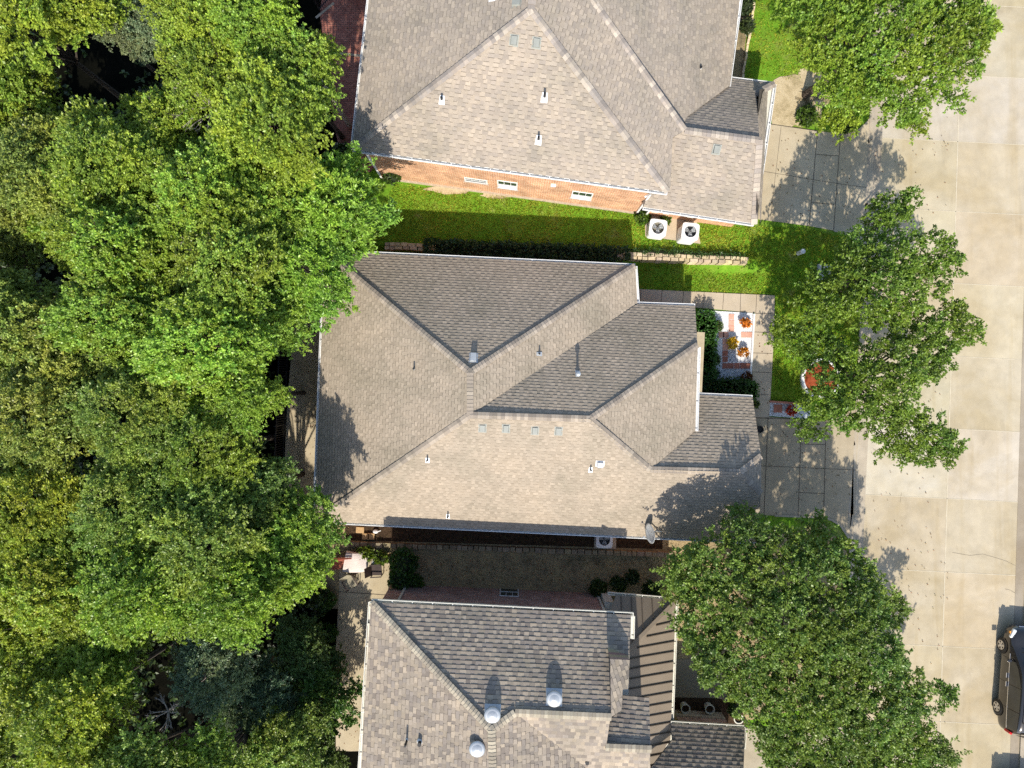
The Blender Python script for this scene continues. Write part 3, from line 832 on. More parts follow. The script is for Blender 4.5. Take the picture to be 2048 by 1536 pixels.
gutter(gt, P(1396, 694, K1.z), P(1391, 862, K1.z), east, w=0.13, hang=1.2)
gt.build("gutter", M['white'], hm)
bm_ = MB(); pa, pb = G(1403, 664), G(1396, 786)
A = P(1394, 664, 2.75); B = P(1388, 786, 2.75)
e = Vector((0.36, -0.015, 0))
bm_.add([A, A + e, B + e, B, A - Vector((0, 0, .4)), A + e - Vector((0, 0, .4)), B + e - Vector((0, 0, .4)), B - Vector((0, 0, .4))],
        [(3, 2, 1, 0), (4, 5, 6, 7), (0, 1, 5, 4), (1, 2, 6, 5), (2, 3, 7, 6)])
for t in (0.08, 0.92):
    c = A.lerp(B, t) + e * 0.5; bm_.box((c.x, c.y, 1.17), (0.3, 0.3, 2.36))
bm_.build("entry_beam", M['beige'], hm)
for x, y, key, h in ((829, 738, 'W', .30), (1078, 708, 'E1', .28), (855, 920, 'S', .32), (1181, 939, 'S', .30), (896, 1032, 'S', .32)):
    n = NRM(planes[key]); p = ray_plane(x, y, planes[key][0], n); v = MB(); pipe_vent(v, p, h, 0.035, n, 0.26); v.build("pipe_vent", [M['galv'], M['black']], r_m)
n = NRM(planes['N2']); p = ray_plane(1155, 748, planes['N2'][0], n); v = MB(); pipe_vent(v, p, 0.42, 0.05, n, 0.30); v.lathe(p + Vector((0, 0, 0.40)), [(0.06, 0), (0.10, 0.02), (0.10, 0.05), (0.02, 0.10)], 12, 1); v.build("flue_pipe", [M['galv'], M['galv']], r_m)
for x, y, key in ((965, 856, 'S'), (1012, 857, 'S'), (1070, 861, 'S'), (1117, 862, 'S')):
    n = NRM(planes[key]); p = ray_plane(x, y, planes[key][0], n); v = MB(); box_vent(v, p, n, 0.25, 0.32, 0.09); v.build("roof_vent", M['ventgrey'], r_m)
n = NRM(planes['N1']); p = ray_plane(947, 716, planes['N1'][0], n); v = MB(); box_vent(v, p, n, 0.28, 0.36, 0.17); v.build("roof_vent", M['galv'], r_m)
n = NRM(planes['S']); p = ray_plane(1200, 927, planes['S'][0], n); v = MB(); box_vent(v, p, n, 0.28, 0.20, 0.22); v.build("roof_vent", M['white'], r_m)

# ================================================================== the top house
zm, zg = 4.5, 2.9
gr = 0.5
tS0 = P(705, 298, zm); tS1 = P(1335, 384, zm); tA = P(1062, 20, 7.4)
tW0 = P(752, -130, zm)
tA2 = P(1085, -150, 7.4)
Bb = P(1369, 261, 4.5)
pE1 = Plane(tA, tS1, Bb); Bt = pE1.at(1190, 8); Bt2 = pE1.at(1148, -62)
gN0 = P(1460, 157, 2.65); gN1 = P(1549, 168, 2.65); gS0 = P(1286, 414, zg); gS1 = P(1508, 447, zg)
gR0 = Bb; gR1 = P(1519, 281, 4.5)
pgN = Plane(gN0, gN1, P(1440, 270, 4.5)); pgS = Plane(gS0, gS1, P(1440, 270, 4.5))
tE0 = P(1457, 172, 2.95); tE1 = P(1489, -60, 2.95); tE2 = P(1497, -140, 2.95)
gk = pgN.at(1512, 187)
ht = thing("brick_house", (2.5, 14, gr), "top house with orange brick side wall and pinkish grey shingle roof with long hips", "house", "brick houses along the street")
tp = {
    'S': [tS0, tS1, tA],
    'W': [tS0, tA, tA2, tW0],
    'E1': [tA, tS1, pE1.at(1341, 372), pE1.at(1345, 275), Bb, Bt, Bt2, pE1.at(1100, -150)],
    'E2': [Bt2, Bt, Bb, pgN.at(1371, 235), tE0, tE1, tE2, pE1.at(1100, -150)],
    'GN': [pgN.at(1371, 235), pgN.at(1457, 172), gN0, gN1, gk, gR1, gR0],
    'GS': [gR0, gR1, gS1, gS0, pgS.at(1300, 380), pgS.at(1341, 372), pgS.at(1345, 275)],
    'GE': [gN1, gS1, gR1, gk],
}
roof = MB()
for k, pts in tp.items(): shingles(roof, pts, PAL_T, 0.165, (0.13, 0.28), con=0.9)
r_t = roof.build("roof", [M['shingle'], M['deck']], ht)
cp = MB(); CAPT = [(0.36, 0.309, 0.263), (0.44, 0.381, 0.315), (0.31, 0.273, 0.242)]
for p, q in ((tS0, tA), (tS1, tA), (Bb, Bt), (Bt, Bt2), (gR0, gR1), (gN1, gk), (gR1, gS1), (tA, tA2)): caps(cp, p, q, CAPT, 0.15, 0.19)
nE2 = NRM(tp['E2'])
caps(cp, ray_plane(1398, 128, tp['E2'][0], nE2), ray_plane(1334, 36, tp['E2'][0], nE2), CAPT, 0.14, 0.19, 0.3, 0.09)
cp.build("ridge_cap", M['shingle'], r_t)
# walls: main block and garage
bW = P(765, 355, gr); bE = P(1271, 425, gr)
dS = (bE - bW).normalized(); nS = Vector((dS.y, -dS.x, 0))           # outward (south)
gW = P(1290, 430, gr); gE = P(1462, 454, gr)
w = MB()
wall_ring(w, [bW, bE, bE - nS * 22, bW - nS * 22], gr - 0.6, zm - 0.06)
wall_ring(w, [gW, gE, gE - nS * 5.6, gW - nS * 5.6], gr - 0.6, zg - 0.06)
w.build("wall", M['brick_o'], ht)
fd = MB()
fd.bar(bW + nS * 0.03 + Vector((0, 0, 0.03)), bE + nS * 0.03 + Vector((0, 0, 0.03)), 0.10, 0.20)
fd.build("foundation", M['tan'], ht)
sf = MB(); slab(sf, [p - Vector((0, 0, 0.12)) for p in (tS0, tS1, P(1380, -140, zm), tW0)]); slab(sf, [p - Vector((0, 0, 0.12)) for p in (gS0, gS1, gN1, gN0, P(1330, 150, 2.9))])
sf.build("soffit", M['cream'], ht)
gt = MB(); te = Vector((0.99, -0.14, 0))
gutter(gt, tS0, tS1, nS, hang=0.82); gutter(gt, tW0, tS0, -te, hang=0.9); gutter(gt, gS0, gS1, nS, hang=0.85)
gutter(gt, gN1, gS1, te, hang=0.85); gutter(gt, gN0, gN1, -nS, hang=0.75); gutter(gt, tE1, tE0, te, hang=0.9)
downspout(gt, tS0 + te * 0.9 + nS * 0.02, bW + te * -0.0 + nS * 0.05); downspout(gt, P(1292, 392, zm - .2), bE + nS * 0.05 + te * 0.04)
downspout(gt, gS0 + te * 0.1, gW + nS * 0.05)
gt.build("gutter", M['white'], ht)
def wall_px(px, py): return ray_plane(px, py, bW, nS)
for x0, x1, ym, h in ((929, 975, 361, 0.55), (995, 1035, 370, 1.15), (1143, 1184, 391, 1.15)):
    a = wall_px(x0, ym - 3); b = wall_px(x1, ym + 3); zc = (a.z + b.z) / 2
    a = bW + dS * (a - bW).dot(dS); b = bW + dS * (b - bW).dot(dS)
    window(ht, a, b, max(gr + 0.3, zc - h / 2), zc + h / 2, -nS, 2, h > 0.8)
v = MB(); a = wall_px(1107, 369); v.box((a.x + nS.x * .04, a.y + nS.y * .04, a.z), (0.24, 0.10, 0.2)); v.build("dryer_vent", M['white'], ht)
v = MB()
for px in (1300, 1322, 1370): a = P(px, 436, gr) ; a = gW + dS * (a - gW).dot(dS) + nS * 0.06; v.box((a.x, a.y, gr + 1.3), (0.3, 0.12, 0.5), math.atan2(dS.y, dS.x))
v.build("meter_box", M['cream'], ht)
for x, y, key, h, s in ((884, 200, 'S', .30, .36), (1089, 195, 'S', .42, .40), (1077, 280, 'S', .40, .40), (1399, 138, 'E2', .22, .40), (986, -2, 'W', .2, .34)):
    n = NRM(tp[key]); p = ray_plane(x, y, tp[key][0], n); v = MB(); pipe_vent(v, p, h, 0.05, n, s); v.build("pipe_vent", [M['white'], M['black']], r_t)
for x, y, key in ((1028, 81, 'S'), (1073, 86, 'S'), (1033, 6, 'W'), (1433, 299, 'GS')):
    n = NRM(tp[key]); p = ray_plane(x, y, tp[key][0], n); v = MB(); box_vent(v, p, n, 0.27, 0.34, 0.11); v.build("roof_vent", M['ventgrey'], r_t)

# ================================================================== the bottom house
zb = 5.67
bNW = P(743, 1205, zb); bNE = P(1262, 1230, zb); bA = P(983, 1460, 7.7)
pN = Plane(bNW, bNE, bA); bSW = P(712, 1690, zb); bA2 = P(990, 1690, 7.7)
q1, q2 = pN.at(1030, 1425), pN.at(1221, 1434)
pE = Plane(bA, bA2, P(1235, 1560, 5.9)); pSb = Plane(q1, q2, P(1235, 1620, 5.5))
pP = Plane(pN.at(1220, 1318) + Vector((0, 0, .62)), pN.at(1222, 1434) + Vector((0, 0, .02)), pN.at(1259, 1320) + Vector((0, 0, .22)))
zD = pSb.at(1256, 1496).z; pD = Plane(P(1245, 1391, zD - .9), P(1298, 1396, zD - .9), P(1256, 1496, zD + .01))
pMN = Plane(P(1232, 1190, 2.45), P(1352, 1200, 2.45), P(1262, 1290, 3.45)); pME = Plane(P(1352, 1200, 2.45), P(1341, 1478, 2.45), P(1262, 1290, 3.45))
pGb = Plane(P(1342, 1448, 2.55), P(1490, 1457, 2.55), P(1420, 1600, 4.3))
hb = thing("brick_house", (-1.5, -15, 0), "bottom two-storey house with plum brick wall, coarse grey shingles and three domed vents", "house", "brick houses along the street")
bp = {
    'N': [bNW, bNE, pN.at(1258, 1322), pN.at(1220, 1318), q2, q1, bA],
    'W': [bNW, bA, bA2, bSW],
    'E': [bA, q1, pE.at(1165, 1530), pE.at(1280, 1690), bA2],
    'S': [q1, q2, pSb.at(1212, 1494), pSb.at(1300, 1498), pSb.at(1302, 1690), pSb.at(1280, 1690), pSb.at(1165, 1530)],
    'P': [pP.at(1220, 1318), pP.at(1259, 1320), pP.at(1256, 1378), pP.at(1245, 1379), pP.at(1243, 1420), pP.at(1222, 1434)],
    'D': [pD.at(1245, 1391), pD.at(1298, 1396), pD.at(1301, 1498), pD.at(1211, 1494), pD.at(1222, 1437), pD.at(1243, 1418)],
    'G': [pGb.at(1342, 1448), pGb.at(1490, 1457), pGb.at(1482, 1690), pGb.at(1250, 1690), pGb.at(1300, 1538), pGb.at(1344, 1480)],
}
roof = MB()
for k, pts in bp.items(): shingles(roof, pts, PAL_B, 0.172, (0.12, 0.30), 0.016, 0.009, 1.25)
a_, b_ = pP.at(1220, 1318), pP.at(1259, 1320)
for k in range(5):
    z0_, z1_ = k / 5, (k + 1) / 5; dz_ = Vector((0, 0, 1))
    roof.quad(*[q - dz_ * t * .75 + Vector((0, .16 * t, 0)) for q, t in ((a_, z1_), (b_, z1_), (b_, z0_), (a_, z0_))], 0, tuple(c_ * rng.uniform(.8, 1.1) for c_ in PAL_B[k % 3]))
r_b = roof.build("roof", [M['shingle'], M['deck']], hb)
cp = MB(); CAPB = [(0.38, 0.33, 0.252), (0.33, 0.288, 0.226), (0.42, 0.371, 0.284)]
for p, q in ((bNW, bA), (q1, bA), (q1, q2), (bA, bA2), (pD.at(1211, 1494), pD.at(1301, 1498))): caps(cp, p, q, CAPB, 0.15, 0.14)
cp.build("ridge_cap", M['shingle'], r_b)
mr = MB()
mn = [P(1232, 1190, 2.45), P(1352, 1200, 2.45), pMN.at(1262, 1290), pMN.at(1200, 1282)]
me_ = [P(1352, 1200, 2.45), P(1341, 1478, 2.45), pME.at(1290, 1560), pME.at(1235, 1560), pME.at(1235, 1318), pME.at(1262, 1290)]
slab(mr, mn); slab(mr, me_)
for i in range(5):
    x = 1252 + i * 19.5; t = i / 5
    x = 1242 + i * 20.5; top = pMN.at(x + 3, min(1286, 1200 + 1352 - x - 6)); mr.bar(pMN.at(x, 1191 + (x - 1232) * .083) + Vector((0, 0, .02)), top + Vector((0, 0, .02)), 0.035, 0.06, 1)
for i in range(15):
    y = 1246 + i * 20.2
    xl = 1312 - i * 19 if i < 3 else 1255
    xl = max(xl, 1255); a = pME.at(1351 - (y - 1200) * 0.036, y - 4); b = pME.at(xl, y + (1351 - xl) * 0.12)
    mr.bar(a + Vector((0, 0, .02)), b + Vector((0, 0, .02)), 0.035, 0.075, 1)
mr.bar(P(1352, 1200, 2.47), pMN.at(1255, 1298) + Vector((0, 0, .03)), 0.16, 0.07, 0)
mr.build("porch_roof", [M['metalroof'], M['seam']], hb)
# walls
wW = P(783, 1168, 0); wE = P(1193, 1186, 0); db = (wE - wW).normalized(); nB = Vector((-db.y, db.x, 0))
uE = P(1222, 1240, zb)
w = MB()
wall_ring(w, [wE, wW, wW - nB * 16, wE - nB * 16], -0.1, zb - 0.06)
gw0 = P(1346, 1421, 0); gw1 = P(1443, 1427, 0)
wall_ring(w, [gw1, gw0, gw0 - nB * 7, gw1 - nB * 7], -0.1, 2.5)
c0 = P(1205, 1208, 1.3); w.build("wall", M['brick_p'], hb)
fd = MB(); fd.bar(gw0 + nB * 0.02 + Vector((0, 0, .3)), gw1 + nB * 0.02 + Vector((0, 0, .3)), 0.08, 0.6); fd.build("stone_base", M['tan'], hb)
pr = MB(); a = P(1206, 1188, 0); pr.box((a.x, a.y - 0.1, 1.05), (0.42, 0.75, 2.1), math.atan2(db.y, db.x)); pr.build("pier", M['cream'], hb)
sf = MB(); slab(sf, [p - Vector((0, 0, 0.13)) for p in (bNW, bNE, P(1250, 1690, zb), bSW)])
slab(sf, [P(1342, 1448, 2.45), P(1490, 1457, 2.45), P(1482, 1690, 2.45), P(1250, 1690, 2.45)])
a, b = pN.at(1262, 1236), P(1250, 1690, zb)
sf.build("soffit", M['cream'], hb)
gt = MB(); be = Vector((1, -0.045, 0))
gutter(gt, bNW, P(1267, 1232, zb), nB, hang=0.82, w=0.13); gutter(gt, bSW, bNW, -be, hang=0.9, w=0.14)
gutter(gt, P(1264, 1233, zb), P(1263, 1278, zb), be, hang=0.9, w=0.13)
gutter(gt, P(1216, 1189, 2.45), P(1352, 1200, 2.45), nB, hang=0.7, w=0.10); gutter(gt, P(1352, 1200, 2.45), P(1341, 1466, 2.45), be, hang=1.0, w=0.13)
gutter(gt, P(1342, 1448, 2.55), P(1490, 1457, 2.55), nB, hang=0.8, w=0.12); gutter(gt, P(1489, 1458, 2.55), P(1486, 1498, 2.55), be, hang=0.8, w=0.13)
downspout(gt, bNW + be * 0.9, P(815, 1166, 0)); downspout(gt, P(1212, 1228, zb), wE + nB * 0.04)
gt.build("gutter", M['cream'], hb)
for x0, x1, yb, yt in ((1000, 1037, 1175, 1193), (932, 972, 1208, 1226), (991, 1031, 1211, 1229)):
    ym = (yb + yt) / 2
    a = ray_plane(x0, yb, wW, nB); b = ray_plane(x1, yb, wW, nB); t = ray_plane((x0 + x1) / 2, yt, wW, nB)
    z0 = a.z; z1 = min(t.z, zb - 0.3); a = wW + db * (a - wW).dot(db); b = wW + db * (b - wW).dot(db)
    window(hb, a, b, z0, z1, -nB, 2, False)
for x, y, key in ((985, 1430, 'N'), (1108, 1398, 'N'), (955, 1497, 'W')):
    n = NRM(bp[key]); p = ray_plane(x, y - 4, bp[key][0], n); v = MB(); z = Vector((0, 0, 1))
    u = z.cross(n).normalized(); vv = n.cross(u); b = p + n * 0.03; k = 0.32
    v.add([b - u * k - vv * k, b + u * k - vv * k, b + u * k + vv * k, b - u * k + vv * k], [(0, 1, 2, 3)])
    v.lathe(p, [(0.24, -0.1), (0.24, 0.15), (0.31, 0.16), (0.325, 0.19), (0.30, 0.225), (0.22, 0.25), (0.2, 0.251), (0.19, 0.26), (0.0, 0.29)], 28)
    v.build("domed_vent", M['galv'], r_b, smooth=True)
for x, y, key, h, s in ((815, 1478, 'W', .55, .32), (841, 1482, 'W', .28, .36), (1173, 1522, 'E', .16, .3)):
    n = NRM(bp[key]); p = ray_plane(x, y, bp[key][0], n); v = MB(); pipe_vent(v, p, h, 0.045 if h > .4 else 0.08, n, s); v.build("pipe_vent", [M['white'], M['black']], r_b)

# ------------------------------------------------------------------ air conditioners, dish
def condenser(px, py, ground, h, w, rz, label, dark):
    top = P(px, py, ground + h); c = Vector((top.x, top.y, ground))
    t = thing("ac_unit", c, label, "air conditioner", "air conditioning units beside the houses")
    n = 8; r = w / 2; b = MB()
    def ring(s, z, rad):
        out = []
        for i in range(32):
            a = 2 * math.pi * i / 32; ca, sa = math.cos(a), math.sin(a); e_ = 0.32
            x = math.copysign(abs(ca) ** e_, ca) * rad; y = math.copysign(abs(sa) ** e_, sa) * rad
            out.append((c.x + x * math.cos(rz) - y * math.sin(rz), c.y + x * math.sin(rz) + y * math.cos(rz), z))
        return out
    rings = [ring(0, ground + 0.06, r * .97), ring(0, ground + h - 0.05, r * .97), ring(0, ground + h - 0.045, r), ring(0, ground + h, r)]
    o = []
    for i in range(32):
        a = 2 * math.pi * i / 32; o.append((c.x + math.cos(a + rz) * r * .68, c.y + math.sin(a + rz) * r * .68, ground + h + 0.012))
    o2 = [(x, y, ground + h - 0.16) for x, y, z in o]
    allr = rings + [o, o2]; vs = [p for k in allr for p in k]
    fs = [(k * 32 + i, k * 32 + (i + 1) % 32, (k + 1) * 32 + (i + 1) % 32, (k + 1) * 32 + i) for k in range(len(allr) - 1) for i in range(32)]
    b.add(vs, fs); b.build("casing", M['white'] if not dark else M['white'], t)
    f = MB(); f.add(o2, [tuple(range(32))]); f.build("fan_well", M['iron'] if dark else M['sling'], t)
    f = MB(); zc = ground + h - 0.10
    f.tube((c.x, c.y, zc - .05), (c.x, c.y, zc + .03), 0.07, 0.07, 14)
    for i in range(3):
        a = i * 2.094 + rz + 0.6; d = Vector((math.cos(a), math.sin(a), 0)); s = Vector((-d.y, d.x, 0)); cc = Vector((c.x, c.y, zc))
        f.quad(cc + d * .06 - s * .05, cc + d * r * .58 - s * .13, cc + d * r * .6 + s * .13 + Vector((0, 0, .05)), cc + d * .06 + s * .06 + Vector((0, 0, .03)))
    f.build("fan", M['grey'], t)
    g = MB(); zt = ground + h + 0.006
    for k in (0.16, 0.34, 0.52):
        pts = [(c.x + math.cos(a) * r * k * 1.25, c.y + math.sin(a) * r * k * 1.25, zt) for a in np.linspace(0, 2 * math.pi, 25)]
        for p_, q_ in zip(pts[:-1], pts[1:]): g.bar(p_, q_, 0.008)
    for i in range(8):
        a = i * math.pi / 4 + rz; g.bar((c.x, c.y, zt), (c.x + math.cos(a) * r * .68, c.y + math.sin(a) * r * .68, zt), 0.010)
    g.build("fan_guard", M['iron'], t)
    return t
condenser(1316, 456, 0.56, 0.72, 0.84, -0.13, "shorter white air conditioning unit with bright fan well on a concrete pad", False)
condenser(1381, 463, 0.56, 1.10, 0.82, -0.13, "taller white air conditioning unit with dark fan well on a concrete pad", True)
condenser(1209, 1080, 0.06, 0.80, 0.80, -0.04, "shaded air conditioning unit half hidden under the gutter of the middle house", True)
sheet("ac_pad", [[(1290, 425), (1392, 438), (1400, 488), (1290, 473)]], 0.06, M['walk'], "concrete pad under the two air conditioning units of the top house", "concrete pad")
sheet("ac_pad", [[(1188, 1060), (1232, 1062), (1232, 1098), (1188, 1096)]], 0.05, M['walk'], "small concrete pad under the lone air conditioning unit", "concrete pad")

eS = ray_plane(1306, 1072, SW, NRM(planes['S'])); eS = Vector((eS.x, eS.y, ze))
dc = P(1304, 1066, 3.55)
sd_ = thing("satellite_dish", eS, "pale grey satellite dish tilted on an arm at the gutter of the middle house", "satellite dish")
d = MB(); ax = Vector((-0.93, -0.10, 0.30)).normalized(); uu = Vector((0, 1, 0)).cross(ax).normalized(); vv = ax.cross(uu)
rings = []
for k in range(6):
    rr = 0.46 * k / 5; rings.append([dc + uu * (math.cos(t) * rr * 0.92) + vv * (math.sin(t) * rr) + ax * (0.10 * (k / 5) ** 2) for t in np.linspace(0, 2 * math.pi, 29)[:-1]])
vs = [p for r_ in rings for p in r_]; fs = [(k * 28 + i, k * 28 + (i + 1) % 28, (k + 1) * 28 + (i + 1) % 28, (k + 1) * 28 + i) for k in range(5) for i in range(28)]
d.add(vs, fs); o = d.build("dish", M['galv'], sd_, smooth=True)
so_ = o.modifiers.new("thick", 'SOLIDIFY'); so_.thickness = 0.012
d = MB(); d.tube(dc - ax * 0.02, Vector((dc.x + 0.25, dc.y + 0.02, dc.z - 0.35)), 0.03, 0.03, 8); d.tube(Vector((dc.x + 0.25, dc.y + 0.02, dc.z - 0.35)), Vector((dc.x + 0.55, dc.y + 0.02, 2.75)), 0.025, 0.025, 8)
d.tube(Vector((dc.x + 0.25, dc.y + 0.02, dc.z - 0.3)), eS + Vector((0.35, 0.25, 0.25)), 0.02, 0.02, 8); d.build("mast", M['galv'], sd_)
d = MB(); f = dc + ax * 0.42 - vv * 0.1; d.tube(dc - vv * 0.42 + ax * 0.05, f, 0.012, 0.012, 6); d.box(f, (0.07, 0.07, 0.1)); d.build("feed_horn", M['galv'], sd_)

# ------------------------------------------------------------------ retaining walls and edgings
def stone_wall(name, p, q, w, h, label, cat, two_rows=True, pale=1.0, base=None):
    a = G(*p); b = G(*q); d = (b - a); d.z = 0; L = d.length; d.normalize(); s = Vector((-d.y, d.x, 0)); m_ = MB()
    zb_ = base if base is not None else min(a.z, b.z)
    rows_ = ((-w / 4, w / 2), (w / 4, w / 2)) if two_rows else ((0, w),)
    for ro, rw in rows_:
        u = 0
        while u < L:
            l = rng.uniform(0.22, 0.42); l = min(l, L - u + 0.02)
            hh = h + rng.uniform(-.03, .03); c = a + d * (u + l / 2) + s * (ro + rng.uniform(-.015, .015)); k = rng.uniform(0.75, 1.15) * pale
            m_.box((c.x, c.y, zb_ + hh / 2 - 0.1), (l * 0.95, rw * rng.uniform(.86, 1.0), hh + 0.2), math.atan2(d.y, d.x) + rng.uniform(-.05, .05), 0, (k, k * rng.uniform(.92, 1), k * rng.uniform(.8, .95)), rng.uniform(.86, .96)); u += l
    return tag(m_.build(name, M['stone']), label, cat)
stone_wall("retaining_wall", (1258, 513), (1492, 523), 0.36, 0.72, "sunlit limestone retaining wall across the lawn between the top two houses", "retaining wall", base=0.0)
stone_wall("retaining_wall", (770, 492), (1258, 511), 0.36, 0.62, "shaded limestone retaining wall behind the long hedge", "retaining wall", base=0.0)
stone_wall("retaining_wall", (688, 1086), (1345, 1108), 0.26, 0.24, "low dark stone edging along the brown side yard", "stone edging", False, 0.55, base=0.0)
stone_wall("stone_edging", (1484, 158), (1508, 8), 0.12, 0.12, "white stone edging of the planting bed beside the top house", "stone edging", False, 1.35)

# ------------------------------------------------------------------ fences
def fence(name, p, q, h, label, gap=0.11, mat='iron', bw=0.022):
    a = G(*p); b = G(*q); d = b - a; L = d.length; dn = d.normalized(); f = thing(name, a, label, "fence")
    r = MB()
    for z in (0.18, h - 0.12): r.bar(a + Vector((0, 0, z)), b + Vector((0, 0, z)), 0.035)
    r.build("rail", M[mat], f)
    k = MB()
    n = int(L / gap)
    for i in range(n + 1): c = a + dn * (i * L / n); k.box((c.x, c.y, c.z + h / 2), (bw, bw, h))
    k.build("pickets", M[mat], f)
    for i in range(int(L / 2.4) + 1):
        c = a + dn * min(L, i * 2.4); m_ = MB(); m_.box((c.x, c.y, c.z + h / 2 + .04), (0.07, 0.07, h + .08)); m_.build("post", M[mat], f)
fence("iron_fence", (583, 560), (565, 1010), 1.5, "black iron picket fence between the wood and the middle house")
fence("iron_fence", (640, 22), (668, -10), 1.2, "short slanting iron fence at the corner of the red brick patio")
fence("wooden_fence", (690, -14), (745, -10), 1.2, "reddish slatted fence at the top edge of the red brick patio", 0.14, 'redwood', 0.08)

# ------------------------------------------------------------------ front garden
sheet("gravel_bed", [[(1398, 620), (1505, 626), (1503, 690), (1498, 762), (1398, 760)]], 0.020, M['gravel_w'], "dazzling white gravel bed in front of the middle house", "gravel bed")
sheet("gravel_bed", [[(1455, 700), (1476, 701), (1476, 724), (1454, 724)], [(1432, 720), (1443, 722), (1443, 736), (1497, 738), (1490, 762), (1432, 760)]], 0.024, M['gravel_g'], "speckled grey gravel patch in the front garden of the middle house", "gravel bed")
def px_box(name, x0, y0, x1, y1, z, mat, col):
    a = G(x0, y0); b = G(x1, y0 + (x1 - x0) * .03); c = G(x1 - (y1 - y0) * .03, y1); e_ = G(x0 - (y1 - y0) * .03, y1)
    m_ = MB(); lo = [Vector((p.x, p.y, p.z)) for p in (e_, c, b, a)]; hi = [p + Vector((0, 0, z)) for p in lo]
    m_.add(lo + hi, [(4, 5, 6, 7), (0, 1, 5, 4), (1, 2, 6, 5), (2, 3, 7, 6), (3, 0, 4, 7)], 0, col)
    return m_
pk, rd = (1.35, 1.6, 1.75), (0.72, 0.62, 0.62)
for xs, ys, colr, lab in (
    ([1457], [628, 640.5, 652], pk, "pink square paver in the short upright row at the top of the white gravel bed"),
    ([1437, 1446, 1482, 1493.5], [664], pk, "pink square paver in the row crossing the middle of the white gravel bed"),
    ([1445], [677, 689], pk, "pink square paver in the pair joining two paver rows in the white gravel"),
    ([1444.5], [701, 713, 726], rd, "dark red square paver in the column left of the grey gravel patch"),
    ([1456, 1468, 1480, 1491], [726], rd, "dark red square paver in the bottom row beside the grey gravel patch")):
    for x in xs:
        for y in ys:
            k = rng.uniform(0.92, 1.08)
            m_ = px_box("paver", x, y, x + 11, y + 11.2, 0.04, M['paver'], tuple(c * k for c in colr))
            tag(m_.build("paver", M['paver']), lab, "paver", "terracotta pavers in the front garden")
mb = MB()
for p, q in (((1511, 628), (1507, 700)), ((1507, 700), (1503, 764))): 
    a = G(*p); b = G(*q); mb.bar(a + Vector((-.1, 0, .06)), b + Vector((-.1, 0, .06)), 0.09, 0.14)
mb2 = mb.build("garden_edging", M['white']); tag(mb2, "white edging strip between the gravel bed and the front path", "garden edging")
# little gravel garden by the lawn
sheet("gravel_bed", [[(1540, 805), (1620, 810), (1620, 838), (1538, 832)]], 0.022, M['gravel_g'], "small speckled gravel bed beside the driveway and the lawn", "gravel bed")
tag(px_box("paver", 1547, 809, 1564, 825, 0.05, M['paver'], rd).build("paver", M['paver'], ), "single dark red paver in the small speckled gravel bed", "paver")
mb = MB(); a, b = G(1539, 805), G(1610, 810); mb.bar(a + Vector((0, .05, .05)), b + Vector((0, .05, .05)), 0.10, 0.12, 0, (.9, .8, .8)); tag(mb.build("brick_edging", M['paver']), "red brick edging between the lawn and the small gravel bed", "garden edging")
p = G(1569, 818); mb = MB(); mb.lathe(p, [(0.0, .03), (0.09, 0.03), (0.10, 0.06), (0.06, 0.08), (0.0, 0.085)], 14); tag(mb.build("garden_light", M['grey']), "small round grey garden light in the speckled gravel", "garden light")
# mulch ring
c = G(1640, 757); mb = MB()
mb.lathe(c, [(1.0, 0.0), (1.0, 0.16), (0.98, 0.19), (0.86, 0.19), (0.84, 0.16), (0.84, 0.05)], 40)
tag(mb.build("tree_ring_edging", M['white']), "white round kerb ringing the red mulch under the south street tree", "garden edging")
mb = MB(); mb.lathe(c, [(0.86, 0.10), (0.5, 0.15), (0.0, 0.18)], 32); tag(mb.build("mulch_ring", M['mulch']), "red mulch heaped inside the white round kerb", "mulch", None, 'stuff')
# pipe, pad
p = G(1596, 507); mb = MB(); mb.tube(p, p + Vector((0.0, 0, 0.55)), 0.10, 0.10, 16, 0); mb.lathe(p + Vector((0, 0, .55)), [(.10, 0), (.115, 0), (.115, .05), (.10, .06), (0, .06)], 16); tag(mb.build("vent_post", M['white']), "short white capped pipe standing in the shaded lawn", "pipe")
p = P(1648, 545, 0.12); mb = MB()
mb.box((p.x, p.y, 0.08), (0.72, 0.80, 0.34), -0.05); tag(mb.build("utility_box", M['grey'], bevel=0.06), "low grey utility box on the lawn beneath the street tree", "utility box")
p = G(1516, 858); mb = MB(); mb.lathe(p, [(.10, .02), (.16, .30), (.18, .30), (.17, .33), (.13, .33), (.12, .27), (0, .27)], 18); tag(mb.build("plant_pot", M['black']), "small black pot on the driveway beside the garage of the middle house", "plant pot")
for x, y, r_, lab in ((1367, 1410, .24, "grey ring pot nearest the metal porch roof of the bottom house"), (1415, 1411, .24, "grey ring pot halfway along the dark bed of the bottom house"), (1472, 1430, .25, "white ring pot with leaves at the outer end of the dark bed")):
    p = G(x, y); t = thing("plant_pot", p, lab, "plant pot", "round pots in the entry court")
    mb = MB(); mb.lathe(p, [(r_ * .72, .0), (r_ * .95, .36), (r_, .40), (r_ * .99, .43), (r_ * .80, .43), (r_ * .76, .30)], 28); mb.f.pop(); mb.mi.pop(); mb.c.pop(); mb.uv.pop(); mb.build("pot", M['cream'], t)
    mb = MB(); mb.lathe(p, [(r_ * .79, .33), (r_ * .4, .36), (0, .35)], 20); mb.build("soil", M['darkmulch'], t)

